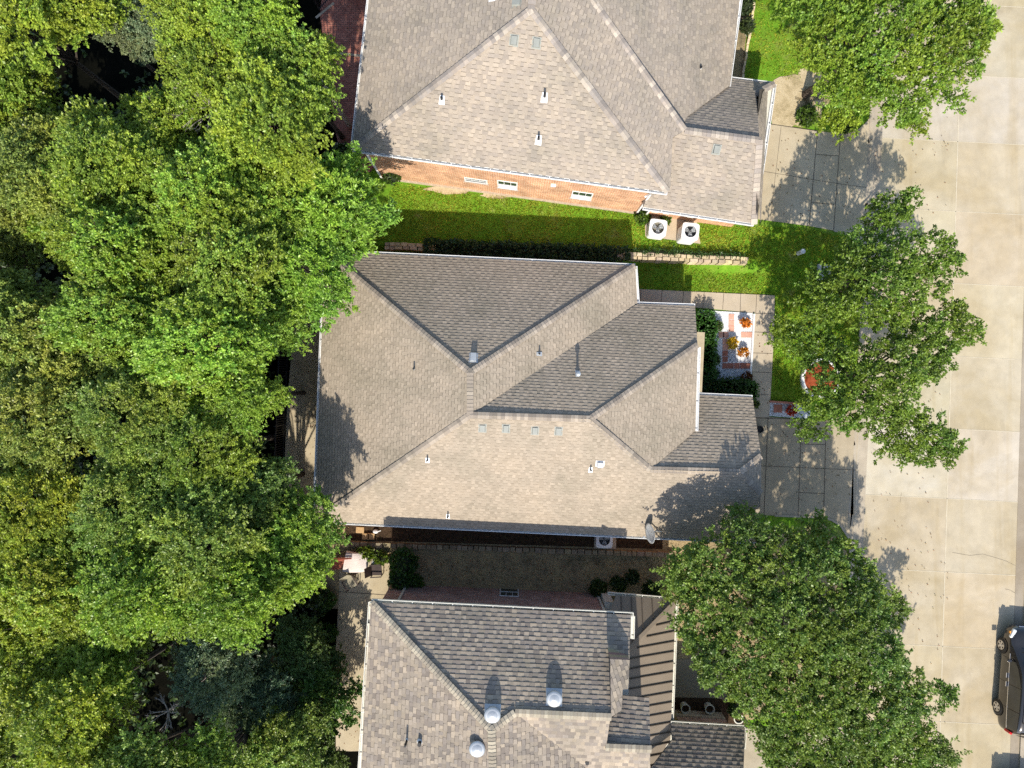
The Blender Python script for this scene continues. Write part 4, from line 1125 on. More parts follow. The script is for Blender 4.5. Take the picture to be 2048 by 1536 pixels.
# ------------------------------------------------------------------ small things in the side yard and patio
for x, y, lab in ((721, 1059, "tan paving block close under the gutter of the middle house"), (732, 1072, "lighter tan paving block in the pair on the brown yard"), (743, 1072, "darker tan paving block in the pair on the brown yard")):
    p = G(x, y); mb = MB(); mb.box((p.x, p.y, 0.06), (0.34 if x > 725 else .40, 0.30, 0.14), -0.04); tag(mb.build("paving_block", M['card'], bevel=.01), lab, "paving block", "tan paving blocks")
p = G(752, 1062); mb = MB(); mb.lathe(p, [(0.09, 0), (0.11, .10), (0.08, .17), (0.03, .20), (0, .21)], 12, sx=1.3); mb.bar(p + Vector((.1, 0, .2)), p + Vector((.3, .08, .27)), .04); tag(mb.build("watering_can", M['white']), "small white watering can on the brown yard beside the tan blocks", "watering can")
t = thing("garden_table", G(712, 1130), "patio table draped in a cream cloth beside the red slatted bench", "table")
c = P(712, 1127, .78); mb = MB(); g_ = 9
def cz(u, v): return 0.78 - 0.05 * (abs(u) ** 3 + abs(v) ** 3) + 0.02 * math.sin(5 * u + 2 * v)
pts = []
for j in range(g_):
    for i in range(g_):
        u = -1 + 2 * i / (g_ - 1); v = -1 + 2 * j / (g_ - 1); x = u * 0.50 + (-.09 * (1 - v) if u < 0 else 0.02 * v); y = v * 0.46 + 0.05 * u * u; pts.append((c.x + x, c.y + y, cz(u, v)))
fs = [(j * g_ + i, j * g_ + i + 1, (j + 1) * g_ + i + 1, (j + 1) * g_ + i) for j in range(g_ - 1) for i in range(g_ - 1)]
ed = [(i) for i in range(g_)] + [(k * g_ + g_ - 1) for k in range(1, g_)] + [(g_ * (g_ - 1) + i) for i in range(g_ - 2, -1, -1)] + [k * g_ for k in range(g_ - 2, 0, -1)]
n0 = len(pts); pts += [(pts[k][0] * 1.0 + (pts[k][0] - c.x) * .08, pts[k][1] + (pts[k][1] - c.y) * .08, pts[k][2] - 0.22 - 0.04 * math.sin(i * 1.7)) for i, k in enumerate(ed)]
fs += [(ed[i], ed[(i + 1) % len(ed)], n0 + (i + 1) % len(ed), n0 + i) for i in range(len(ed))]
mb.add(pts, fs); mb.build("tablecloth", M['cloth'], t)
for sx in (-1, 1):
    for sy in (-1, 1):
        mb = MB(); mb.bar((c.x + sx * .38, c.y + sy * .34, 0.03), (c.x + sx * .36, c.y + sy * .32, .72), 0.05); mb.build("leg", M['darkwood'], t)
def chair(px, py, rz, label, mseat, slats):
    p = G(px, py, 0.03); t = thing("garden_chair", p, label, "chair", "garden chairs on the patio")
    cs, sn = math.cos(rz), math.sin(rz)
    def L_(x, y, z): return (p.x + x * cs - y * sn, p.y + x * sn + y * cs, p.z + z)
    if slats:
        s = MB()
        for i in range(7): s.bar(L_(-.55, -.24 + i * .08, .43), L_(.55, -.24 + i * .08, .43), .055, .025)
        s.build("seat", mseat, t); s = MB()
        for i in range(5): s.bar(L_(-.55, -.30, .52 + i * .09), L_(.55, -.30, .52 + i * .09), .02, .06)
        s.build("backrest", mseat, t)
    else:
        s = MB(); s.add([L_(-.25, -.24, .42), L_(.25, -.24, .42), L_(.27, .26, .45), L_(-.27, .26, .45)], [(0, 1, 2, 3)]); s.build("seat", mseat, t)
        s = MB(); s.add([L_(-.25, -.24, .42), L_(.25, -.24, .42), L_(.23, -.48, .98), L_(-.23, -.48, .98)], [(0, 1, 2, 3)]); s.build("backrest", mseat, t)
        s = MB()
        for sx in (-1, 1): s.bar(L_(sx * .29, -.3, .64), L_(sx * .30, .24, .64), .05, .03)
        s.build("armrest", M['darkwood'], t)
    for sx in (-.27, .27) if not slats else (-.5, .5):
        for sy in (-.26, .24):
            s = MB(); s.bar(L_(sx, sy, 0), L_(sx, sy, .62 if not slats else .43), .035); s.build("leg", M['darkwood'] if not slats else M['redwood'], t)
chair(706, 1160, 0.55 + math.pi, "olive sling garden chair drawn up to the cloth-covered patio table", M['sling'], False)
chair(757, 1135, -1.5, "dark garden chair tucked against the side of the cloth-covered table", M['darkwood'], False)
chair(690, 1122, math.pi + .08, "red slatted garden bench at the corner of the patio", M['redwood'], True)
p = G(755, 1124, .03); mb = MB(); mb.lathe(p, [(.12, 0), (.22, .2), (.24, .34), (.22, .36), (.19, .34), (.18, .25), (0, .22)], 20); tag(mb.build("plant_pot", M['galv']), "shiny grey pot with a bush beside the patio table", "plant pot")
p = G(780, 1121, .0); mb = MB(); mb.lathe(p, [(.08, 0), (.12, .2), (.13, .22), (.10, .22), (0, .18)], 14); tag(mb.build("plant_pot", M['tan']), "small tan pot at the edge of the patio bush", "plant pot")

# ------------------------------------------------------------------ the minivan
def minivan():
    c = Vector((25.05, -14.45, -0.07)); rz = -0.07
    t = thing("minivan", c, "dark brown minivan with silver wheels parked at the right edge of the street", "minivan")
    cs, sn = math.cos(rz), math.sin(rz)
    def L_(x, y, z): return Vector((c.x + x * cs - y * sn, c.y + x * sn + y * cs, c.z + z))
    # stations: y, half width, sill z, belt z, roof z, roof half width
    S = [(-2.56, .72, .42, .70, .80, .66), (-2.50, .86, .34, .88, 1.08, .74), (-2.38, .93, .30, .94, 1.46, .75), (-2.10, .97, .26, .96, 1.63, .77),
         (-1.3, .99, .24, .96, 1.69, .79), (-.4, .99, .24, .95, 1.70, .79), (.35, .99, .24, .94, 1.66, .77), (.75, .985, .24, .93, 1.54, .75),
         (1.55, .975, .25, .90, 1.04, .80), (1.75, .97, .26, .88, .99, .80), (2.15, .94, .28, .83, .93, .74), (2.42, .86, .32, .74, .82, .62), (2.56, .66, .38, .60, .66, .46)]
    rows = []
    for y, hw, zs, zb_, zr, rw in S:
        half = [(hw * .80, zs - .05), (hw * .97, zs + .04), (hw, zs + .28 if zs + .28 < zb_ - .08 else zb_ - .10), (hw * .985, zb_ - .05), (hw * .95, zb_), (rw + (hw * .95 - rw) * .30, zb_ + (zr - zb_) * .72), (rw, zr - (zr - zb_) * .10), (rw * .8, zr), (rw * .4, zr + .018)]
        ring = [L_(-x, y, z) for x, z in half] + [L_(0, y, zr + .022)] + [L_(x, y, z) for x, z in half[::-1]]
        rows.append(ring)
    n = len(rows[0]); b = MB()
    b.add([p for r in rows for p in r], [(i * n + j, i * n + j + 1, (i + 1) * n + j + 1, (i + 1) * n + j) for i in range(len(rows) - 1) for j in range(n - 1)])
    b.add(rows[0], [tuple(range(n))]); b.add(rows[-1], [tuple(range(n))[::-1]])
    body = b.build("body", M['paint'], t, smooth=True)
    ss = body.modifiers.new("sub", 'SUBSURF'); ss.levels = 1; ss.render_levels = 2
    def at(y):
        for a, b_ in zip(S[:-1], S[1:]):
            if a[0] <= y <= b_[0]:
                k = (y - a[0]) / (b_[0] - a[0]); return [u + (v - u) * k for u, v in zip(a, b_)]
    def side(y, f, s, o=.012):
        _, hw, zs, zb_, zr, rw = at(y); x = hw * .95 + (rw - hw * .95) * (f ** 1.15); return L_(s * (x + o), y, zb_ + (zr - zb_) * f)
    for s in (-1, 1):
        for y0, y1, f1a, f1b in ((-2.2, -1.32, .80, .86), (-1.26, -.16, .86, .86), (-.10, .98, .86, .62)):
            g = MB(); m = 8; pts = []
            for i in range(m + 1):
                y = y0 + (y1 - y0) * i / m; ft = f1a + (f1b - f1a) * i / m
                pts += [side(y, .05 + (ft - .05) * k / 3, s, .016) for k in range(4)]
            g.add(pts, [(i * 4 + k, i * 4 + k + 1, (i + 1) * 4 + k + 1, (i + 1) * 4 + k) for i in range(m) for k in range(3)])
            g.build("side_window", M['carglass'], t, smooth=True)
        g = MB()
        yy = np.linspace(-2.3, 1.3, 14)
        for a, b_ in zip(yy[:-1], yy[1:]): g.bar(side(a, .0, s, .012), side(b_, .0, s, .012), .022, .035)
        g.build("window_trim", M['chrome'], t)
        for y in (-.32, .10):
            g = MB(); g.bar(L_(s * 1.005, y, .86), L_(s * 1.005, y + .24, .86), .03, .035); g.build("door_handle", M['chrome'], t)
        for y in (-1.3, -.13, 1.05):
            g = MB(); g.bar(L_(s * .992, y, .34), L_(s * .985, y, .95), .006, .010); g.build("door_seam", M['black'], t)
        g = MB(); q = L_(s * 1.12, 1.02, 1.08); g.box(q, (.22, .12, .17), rz); g.bar(L_(s * .92, 1.05, 1.0), q, .05, .04); g.build("mirror", M['paint'], t, bevel=.03)
        g = MB(); g.box(L_(s * .80, 2.24, .80), (.20, .46, .13), rz + s * .36); g.build("headlight", M['lamp'], t, bevel=.05)
        g = MB(); q = L_(s * .93, 2.30, .78); g.box(q, (.06, .10, .07), rz); g.build("indicator", M['amber'], t)
        g = MB(); g.box(L_(s * .86, -2.44, 1.02), (.16, .12, .36), rz + s * .5); g.build("taillight", M['redlamp'], t, bevel=.03)
        g = MB(); g.bar(L_(s * .68, -1.7, 1.755), L_(s * .68, .2, 1.74), .035, .03)
        for y in (-1.7, -.7, .2): g.bar(L_(s * .68, y, 1.66), L_(s * .68, y, 1.75), .04, .04)
        g.build("roof_rail", M['paint'], t)
        for y in (-1.55, 1.50):
            w_ = bpy.data.objects.new("wheel", None)
            g = MB(); ctr = L_(s * .90, y, .34); out = (L_(s * 1.0, y, .34) - L_(0, y, .34)).normalized(); fw = L_(0, 1, 0) - L_(0, 0, 0); zz = Vector((0, 0, 1))
            prof = [(.20, .10), (.30, .105), (.335, .08), (.345, .0), (.335, -.10), (.25, -.12)]
            vs = []
            for r_, o_ in prof:
                for i in range(32):
                    a = 2 * math.pi * i / 32; vs.append(ctr + fw * math.cos(a) * r_ + zz * math.sin(a) * r_ + out * o_)
            g.add(vs, [(k * 32 + i, k * 32 + (i + 1) % 32, (k + 1) * 32 + (i + 1) % 32, (k + 1) * 32 + i) for k in range(len(prof) - 1) for i in range(32)])
            g.add([ctr + fw * math.cos(2 * math.pi * i / 32) * .22 + zz * math.sin(2 * math.pi * i / 32) * .22 + out * .05 for i in range(32)], [tuple(range(32))])
            wh = g.build("wheel", M['black'], t)
            g = MB()
            for i in range(5):
                a = 2 * math.pi * i / 5 + .3; dv = fw * math.cos(a) + zz * math.sin(a); pv = fw * -math.sin(a) + zz * math.cos(a)
                o1 = ctr + out * .105
                g.add([o1 - pv * .045, o1 + dv * .205 - pv * .055, o1 + dv * .205 + pv * .055, o1 + pv * .045], [(0, 1, 2, 3)])
            for i in range(32):
                a0, a1 = 2 * math.pi * i / 32, 2 * math.pi * (i + 1) / 32
                q = [ctr + out * .108 + (fw * math.cos(a) + zz * math.sin(a)) * r_ for a, r_ in ((a0, .195), (a1, .195), (a1, .225), (a0, .225))]; g.add(q, [(0, 1, 2, 3)])
            g.tube(ctr + out * .08, ctr + out * .115, .05, .04, 14)
            g.build("rim", M['alloy'], wh)
            g = MB()                                     # dark wheel arch
            for i in range(20):
                a0, a1 = math.pi * i / 20, math.pi * (i + 1) / 20
                q = [L_(s * .985, y, .34) + out * .014 + (fw * math.cos(a) + zz * math.sin(a)) * r_ for a, r_ in ((a0, .34), (a1, .34), (a1, .41), (a0, .41))]; g.add(q, [(0, 1, 2, 3)])
            g.build("wheel_arch", M['black'], t)
    g = MB(); m = 8; pts = []
    for i in range(m + 1):
        y = .70 + (1.46 - .70) * i / m; _, hw, zs, zb_, zr, rw = at(y)
        k = i / m; wd = (.60 + .12 * k)
        for j in range(9):
            f = -1 + 2 * j / 8; zc = zr + .030 - .05 * abs(f) ** 3; pts.append(L_(f * wd, y, zc))
    g.add(pts, [(i * 9 + j, i * 9 + j + 1, (i + 1) * 9 + j + 1, (i + 1) * 9 + j) for i in range(m) for j in range(8)]); g.build("windshield", M['carglass'], t, smooth=True)
    g = MB(); 
    for x0, y0, x1, y1 in ((-.5, 1.50, -.05, 1.42), (.1, 1.50, .55, 1.42)): g.bar(L_(x0, y0, 1.16), L_(x1, y1, 1.20), .02)
    g.build("wiper", M['black'], t)
    g = MB(); g.box(L_(0, 2.52, .60), (.86, .10, .20), rz); g.build("grille", M['iron'], t, bevel=.02)
    g = MB(); g.box(L_(0, 2.575, .70), (.90, .03, .03), rz); g.box(L_(0, 2.575, .50), (.90, .03, .03), rz); g.build("grille_trim", M['chrome'], t)
    g = MB(); g.add([L_(-.56, -2.40, 1.58), L_(.56, -2.40, 1.58), L_(.62, -2.50, 1.14), L_(-.62, -2.50, 1.14)], [(0, 1, 2, 3)])
    for v in range(len(g.v)): g.v[v] = tuple(Vector(g.v[v]) + Vector((0, -.03, .02)))
    g.build("rear_window", M['carglass'], t)
    return t
van = minivan()
def copy_thing(o, d, label):                           # a second vehicle whose nose shadow reaches into the picture
    n = o.copy(); COL.objects.link(n); n.location = o.location + d; n['label'] = label
    for ch in list(o.children):
        c = ch.copy(); COL.objects.link(c); c.parent = n
        for g_ in list(ch.children):
            e_ = g_.copy(); COL.objects.link(e_); e_.parent = c
    return n
copy_thing(van, Vector((-0.35, -7.35, 0)), "second dark vehicle parked behind the minivan, showing only its nose shadow at the bottom edge")

# ------------------------------------------------------------------ trees
def px_lobe(px, py, z, rpx):
    p = P(px, py, z); return (p.x, p.y, z, rpx / PPM * (CAM_H - z) / CAM_H)

def poly_lobes(poly, spacing, rpx, zc, dome, g, extra=()):
    cx = sum(p[0] for p in poly) / len(poly); cy = sum(p[1] for p in poly) / len(poly)
    x0, x1 = min(p[0] for p in poly), max(p[0] for p in poly); y0, y1 = min(p[1] for p in poly), max(p[1] for p in poly)
    R = max(math.hypot(p[0] - cx, p[1] - cy) for p in poly)
    pts = []
    for _ in range(6000):
        x, y = g.uniform(x0, x1), g.uniform(y0, y1)
        if not in_poly(x, y, poly): continue
        if all(in_poly(x + rpx * .72 * math.cos(a), y + rpx * .72 * math.sin(a), poly) for a in np.linspace(0, 2 * math.pi, 9)[:-1]) and all((x - a) ** 2 + (y - b) ** 2 > spacing ** 2 for a, b in pts):
            pts.append((x, y))
    out = []
    for x, y in pts:
        k = math.hypot(x - cx, y - cy) / R; z = zc + dome * (1 - k * k) + g.uniform(-.35, .35)
        out.append(px_lobe(x, y, z, rpx * g.uniform(.8, 1.15)))
    for e_ in extra: out.append(px_lobe(*e_))
    return out

def street_tree(name, base, lobes, dens, per, L, W, color, label, gap, seed, r0=.16, tail=.16, cat="tree", group=None, spray=.5, nsp=7, fine=.75):
    g = np.random.default_rng(seed); t = thing(name, base, label, cat, group)
    v, c = crown_arrays(lobes, dens, per, L, W, g, gap, tail=tail, spray=spray, nsp=nsp, fine=fine, deep=.25)
    leafy("crown", v, c, t, color)
    lob = sorted(lobes, key=lambda l: -l[3])
    trunk_mb(base, lob, r0, random.Random(seed)).build("trunk", M['bark'], t)
    return t

g0 = random.Random(5)
GRP = "street trees along the kerb"
tr_poly = [(1556, -110), (1561, 12), (1580, 62), (1576, 105), (1598, 150), (1611, 182), (1641, 212), (1690, 235), (1723, 252), (1761, 240), (1786, 268), (1823, 266), (1845, 245), (1850, 205), (1886, 220), (1923, 198), (1948, 150), (1975, 112), (1985, 50), (1975, 5), (1930, -60), (1850, -130), (1650, -140)]
street_tree("broadleaf_tree", G(1610, 190), poly_lobes([(1770 + (x - 1770) * .95, 60 + (y - 60) * .95) for x, y in tr_poly], 34, 43, 4.4, 1.6, g0, ((1690, 244, 2.2, 26), (1660, 238, 2.0, 24), (1825, 252, 4.0, 24), (1905, 200, 4.2, 26), (1965, 60, 4.3, 26))), 20, 5, .12, .035, (0.24, 0.35, 0.04), "dense bright green tree over the kerb at the top of the street", 0.18, 21, .17, .18, group=GRP)
L1 = [(1811, 405, 4.6, 26), (1761, 437, 4.8, 44), (1786, 462, 5.0, 40), (1723, 497, 4.8, 46), (1848, 510, 4.8, 50), (1888, 528, 4.6, 34), (1786, 530, 5.6, 50), (1711, 542, 5.2, 52), (1861, 565, 4.9, 34), (1773, 567, 5.9, 50), (1798, 600, 5.6, 48), (1648, 580, 4.4, 42), (1636, 612, 4.6, 46), (1673, 605, 5.0, 44), (1723, 618, 5.4, 46), (1773, 628, 5.3, 42), (1695, 575, 5.3, 40), (1815, 555, 5.2, 40), (1895, 500, 4.4, 20)]
street_tree("broadleaf_tree", G(1684, 575), [px_lobe(l[0], l[1], l[2], l[3] * .90) for l in L1], 18, 5, .12, .034, (0.17, 0.27, 0.035), "loose open tree with ragged limbs over the kerb north of the mulch ring", 0.42, 22, .15, .2, group=GRP)
L2 = [(1573, 667, 4.0, 30), (1611, 680, 4.3, 40), (1648, 705, 4.6, 42), (1811, 640, 4.8, 32), (1886, 642, 4.7, 46), (1925, 660, 4.5, 34), (1848, 667, 5.0, 42), (1811, 692, 5.3, 42), (1873, 700, 4.8, 40), (1761, 712, 5.6, 48), (1711, 730, 5.4, 44), (1798, 735, 5.6, 48), (1848, 735, 4.9, 32), (1716, 790, 5.5, 50), (1795, 795, 5.5, 48), (1640, 805, 4.6, 42), (1621, 850, 4.2, 34), (1764, 845, 5.2, 44), (1811, 862, 5.0, 46), (1859, 868, 4.7, 42), (1780, 893, 4.5, 34), (1827, 908, 4.5, 32), (1874, 895, 4.4, 38), (1902, 884, 4.2, 22), (1685, 823, 5.0, 42), (1750, 765, 5.8, 46), (1660, 770, 4.9, 40), (1600, 710, 4.1, 26), (1918, 630, 4.2, 18)]
street_tree("broadleaf_tree", G(1642, 757), [px_lobe(l[0], l[1], l[2], l[3] * .90) for l in L2], 18, 5, .12, .034, (0.175, 0.27, 0.035), "spreading open tree rising from the white-edged mulch ring", 0.42, 23, .15, .2, group=GRP)
br_poly = [(1312, 1170), (1318, 1120), (1340, 1092), (1385, 1090), (1440, 1082), (1462, 1042), (1505, 1015), (1545, 1040), (1590, 1048), (1640, 1035), (1690, 1068), (1728, 1095), (1755, 1140), (1782, 1190), (1780, 1250), (1800, 1295), (1835, 1330), (1878, 1362), (1884, 1425), (1870, 1460), (1905, 1500), (1905, 1570), (1840, 1660), (1700, 1690), (1580, 1640), (1552, 1560), (1535, 1490), (1500, 1440), (1470, 1400), (1400, 1392), (1352, 1340), (1338, 1290), (1350, 1240)]
br_poly = [(1600 + (x - 1600) * .955, 1300 + (y - 1300) * .955) for x, y in br_poly]
street_tree("broadleaf_tree", G(1520, 1225), poly_lobes(br_poly, 33, 46, 3.9, 2.6, g0, ((1345, 1165, 3.7, 34), (1480, 1042, 4.3, 30), (1630, 1052, 4.4, 26), (1780, 1215, 4.3, 28), (1885, 1390, 4.0, 26), (1890, 1500, 4.0, 26), (1560, 1500, 4.0, 30), (1380, 1120, 4.0, 32))), 22, 5, .115, .034, (0.19, 0.28, 0.05), "huge round-crowned tree hiding the front of the bottom house", 0.26, 24, .22, .16, group=GRP)

# the wood on the west side: several crown forms reused with their own size, turn and colour
FORMS = []
def make_form(seed, n, L, W, dens, per, gap, upb, spray, nsp, lo=-.3):
    g = np.random.default_rng(seed); r = random.Random(seed); lob = [(0, 0, .45, .45)]
    ex, ph = r.uniform(.82, 1.0), r.uniform(0, 6.28)
    for i in range(n):
        a = i * 2.39996 + r.uniform(-.5, .5); k = math.sqrt((i + .5) / n) * r.uniform(.8, 1.12)
        x, y = math.cos(a) * k * .78, math.sin(a) * k * .78 * ex
        lob.append((x * math.cos(ph) - y * math.sin(ph), x * math.sin(ph) + y * math.cos(ph), .45 * (1 - k * k) + r.uniform(-.22, .22), r.uniform(.15, .33)))
    lob = [tuple(3.0 * q for q in l) for l in lob]
    v, c = crown_arrays(lob, dens, per, L, W, g, gap, lo, upb=upb, tail=.2, spray=spray, nsp=nsp, fine=.72, deep=.25)
    me = leaf_mesh("crown", v, c, M['leaf'])
    tk = trunk_mb((0, 0, -6), lob[1:], .15, r)
    return me, tk
FORMS.append(make_form(31, 17, .125, .038, 17, 5, .2, .6, .75, 8))      # long lime sprays
FORMS.append(make_form(32, 15, .155, .050, 14, 5, .2, .4, .55, 6))      # clumpy, broad leaved
FORMS.append(make_form(33, 20, .11, .038, 21, 5, .22, .5, .50, 7))      # small leaved
FORMS.append(make_form(34, 16, .19, .034, 15, 6, .05, .3, .45, 5))      # long leaves, dense
FORMS.append(make_form(35, 20, .115, .028, 18, 5, .28, .7, .65, 9))      # feathery
YG, GR, OL, BG, DK, SP, BL = (.37, .47, .06), (.31, .44, .06), (.35, .43, .085), (.32, .47, .06), (.17, .27, .06), (.25, .33, .17), (.31, .42, .075)
TREES = [  # photo x, y, radius px, canopy centre height, form, colour, label
 (50, 55, 118, 7.6, 1, YG, "big-leaved yellow-green tree in the top left corner of the wood"),
 (165, 15, 90, 7.0, 1, YG, "yellow-green tree on the top edge just right of the corner tree of the wood"),
 (282, 60, 75, 5.6, 2, SP, "greyish small-leaved tree beside the dark gap near the top of the wood"),
 (400, 40, 95, 7.4, 0, YG, "lime green tree on the top edge between the grey tree and the patio"),
 (520, 70, 105, 7.6, 0, BG, "bright green tree on the top edge near the red brick patio"),
 (600, 150, 95, 7.2, 0, GR, "leafy green tree whose limbs reach toward the red brick patio"),
 (430, 165, 95, 7.2, 0, YG, "lime tree above the bare grey branches"),
 (555, 265, 125, 7.8, 0, YG, "broad lime green tree pointing at the corner of the top house"),
 (340, 255, 80, 6.6, 1, BG, "bright clumpy tree below the bare grey branches"),
 (60, 230, 95, 5.8, 1, GR, "mid-green tree on the left edge below the corner tree of the wood"),
 (85, 365, 110, 7.0, 0, OL, "olive tree on the left edge level with the orange brick wall"),
 (225, 340, 115, 7.4, 0, GR, "green tree below the upper dark gap of the wood"),
 (420, 400, 115, 7.8, 2, BG, "fresh green tree mid-wood level with the orange brick wall"),
 (682, 425, 112, 6.0, 3, (.26, .45, .06), "glossy long-leaved tree touching the lawn between the top two houses"),
 (632, 545, 98, 6.0, 3, (.25, .44, .06), "glossy long-leaved tree overhanging the north-west corner of the beige roof"),
 (250, 500, 115, 7.6, 2, BG, "small-leaved green tree left of the wood's middle dark cleft"),
 (470, 530, 115, 7.6, 2, GR, "small-leaved mid-green tree behind the long-leaved pair"),
 (55, 470, 70, 5.6, 1, OL, "olive tree above the small dark hollow on the left edge"),
 (60, 660, 120, 6.8, 2, OL, "dull olive tree on the left edge level with the beige roof's north slope"),
 (235, 640, 115, 7.4, 2, GR, "dense green tree between the olive edge tree and the long-leaved pair"),
 (420, 690, 125, 7.6, 2, BG, "rounded bright tree facing the upper part of the iron fence"),
 (500, 790, 78, 7.0, 0, BG, "lime spray of a tree reaching the iron fence at its middle"),
 (100, 830, 125, 6.8, 4, OL, "feathery olive tree on the left edge level with the beige ridge"),
 (280, 820, 115, 7.0, 4, BL, "feathery green tree mid-wood level with the beige ridge"),
 (430, 900, 110, 6.6, 4, GR, "dark twiggy tree opposite the lower half of the iron fence"),
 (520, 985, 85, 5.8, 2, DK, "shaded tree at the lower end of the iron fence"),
 (620, 1062, 88, 5.6, 3, (.27, .42, .06), "large-leaved tree brushing the south-west corner of the beige roof"),
 (90, 1010, 120, 7.0, 4, YG, "yellowish feathery tree on the left edge south of the beige ridge"),
 (265, 1000, 115, 7.0, 4, BL, "feathery mid-green tree right of the yellowish one"),
 (420, 1075, 115, 7.2, 0, BL, "leafy tree between the feathery trees and the large-leaved one"),
 (100, 1165, 110, 7.2, 2, YG, "yellow-green tree on the left edge level with the brown side yard"),
 (290, 1165, 115, 7.4, 0, BG, "bright tree level with the brown side yard"),
 (480, 1185, 105, 7.0, 0, BG, "bright tree beside the bottom patio with drooping fringe"),
 (60, 1310, 95, 6.6, 0, YG, "lime tree on the left edge level with the domed vents' upper slope"),
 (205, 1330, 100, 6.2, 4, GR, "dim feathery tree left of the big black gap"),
 (165, 1420, 125, 7.2, 0, YG, "lime tree with long sprays in the lower left of the wood"),
 (45, 1500, 100, 6.8, 0, YG, "lime tree in the bottom left corner of the wood"),
 (300, 1545, 105, 8.2, 0, BL, "tree on the bottom edge below the big black gap"),
 (440, 1315, 90, 5.6, 4, SP, "blue-grey juniper above the big black gap"),
 (520, 1395, 85, 3.8, 4, (.13, .21, .10), "dark blue-green juniper right of the big black gap"),
 (615, 1300, 70, 2.0, 2, (.14, .23, .06), "low dark tree beside the bottom patio path"),
 (650, 1395, 80, 2.4, 1, (.14, .26, .05), "dark glossy tree leaning over the bottom patio path"),
 (560, 1490, 95, 4.2, 2, BL, "mid-green tree on the bottom edge near the patio path"),
 (430, 1530, 95, 7.6, 0, GR, "leafy tree on the bottom edge right of the black gap"),
 (640, 1510, 60, 2.8, 1, DK, "small dark tree at the bottom end of the patio path"),
 (330, 590, 100, 6.2, 2, GR, "lower green tree filling the hollow left of the mid-wood cleft"),
 (350, 760, 100, 6.2, 0, BG, "lower lime tree tucked between the feathery tree and the fence-side tree"),
 (170, 745, 100, 6.0, 2, OL, "lower olive tree between the two olive edge trees"),
 (350, 960, 95, 6.0, 4, GR, "lower feathery tree in the crease south of the beige ridge"),
 (180, 1085, 100, 6.2, 2, BL, "lower tree between the yellowish feathery tree and its bright neighbour"),
 (380, 1180, 90, 6.4, 0, BG, "lower bright tree level with the brown side yard and next to the drooping fringe tree"),
 (190, 1240, 95, 6.0, 0, YG, "lower lime tree just north of the dim feathery tree"),
 (150, 440, 95, 6.0, 1, BG, "lower tree between the olive edge tree and the small-leaved tree"),
 (330, 330, 95, 6.2, 0, BG, "lower lime tree below the bare grey branches' south side"),
 (545, 415, 95, 6.6, 2, BG, "lower tree pressed against the glossy long-leaved tree"),
 (550, 640, 90, 5.6, 0, GR, "low tree shading the top end of the iron fence"),
 (470, 985, 90, 6.0, 0, BL, "lower tree behind the shaded tree at the fence's lower end"),
 (560, 1120, 95, 6.0, 0, BG, "tree filling the corner above the bottom patio"),
 (-70, 200, 120, 7, 0, GR, "tree beyond the left edge of the wood near its top"),
 (-70, 560, 120, 7, 2, OL, "olive tree beyond the left edge of the wood"),
 (-80, 920, 120, 7, 4, OL, "feathery tree beyond the left edge of the wood"),
 (-70, 1250, 120, 7, 0, YG, "lime tree beyond the left edge near the wood's lower part"),
]
tk_mesh = {}
for i, (x, y, rp, z, fi, colr, lab) in enumerate(TREES):
    rp *= 1.17; c = P(x, y, z); R = rp / PPM * (CAM_H - z) / CAM_H; k = R / 3.0
    gp = Vector((c.x, c.y, gz(c.x, c.y) - 0.05))
    t = thing("woodland_tree", gp, lab, "tree", "trees of the wood behind the houses")
    rz = rng.uniform(0, 6.28)
    o = bpy.data.objects.new("crown", FORMS[fi][0]); COL.objects.link(o); o.parent = t
    o.location = (0, 0, z - gp.z); kx_ = rng.uniform(.92, 1.12); o.scale = (k * kx_, k / kx_, k * 0.95); o.rotation_euler = (rng.uniform(-.08, .08), rng.uniform(-.08, .08), rz)
    v = rng.uniform(.80, .96); o.color = (colr[0] * v * rng.uniform(.95, 1.05), colr[1] * v, colr[2] * v, 1)
    if fi not in tk_mesh:
        tmp = FORMS[fi][1].build("trunk", M['bark'], None); tk_mesh[fi] = tmp.data; bpy.data.objects.remove(tmp)
    o2 = bpy.data.objects.new("trunk", tk_mesh[fi]); COL.objects.link(o2); o2.parent = t
    o2.location = (0, 0, z - gp.z); o2.scale = (k, k, (z - gp.z) / 6.0); o2.rotation_euler = (0, 0, rz)

# dead branches standing out of the canopy
def dead_tree(px, py, z, rp, label, seed):
    c = P(px, py, z); r = random.Random(seed); base = Vector((c.x, c.y, gz(c.x, c.y))); R = rp / PPM * .8
    mb = MB(); fork = base.lerp(c, .85); mb.tube(base, fork, .12, .07, 8)
    def grow(p, d, l, rad, n):
        q = p + d * l; mb.tube(p, q, rad, rad * .6, 5, caps=False)
        if n:
            for _ in range(r.choice((2, 3))):
                dd = (d + Vector((r.uniform(-1, 1), r.uniform(-1, 1), r.uniform(-.3, .5))) * .75).normalized(); grow(q, dd, l * r.uniform(.55, .85), rad * .6, n - 1)
    for i in range(7):
        a = i * .9 + r.uniform(-.3, .3); grow(fork, Vector((math.cos(a), math.sin(a), r.uniform(.2, .9))).normalized(), R * r.uniform(.4, .55), .035, 3)
    tag(mb.build("dead_tree", M['deadwood']), label, "tree")
dead_tree(400, 178, 8.4, 62, "bare grey dead tree poking through the canopy near the top of the wood", 3)
dead_tree(308, 1450, 7.4, 32, "small bare dead tree at the lip of the big black gap", 5)
dead_tree(595, 85, 8.6, 30, "bare pale branch standing out of the canopy by the red brick patio", 8)
dead_tree(345, 465, 8.5, 36, "bare twigs in the wood's middle dark cleft", 9)

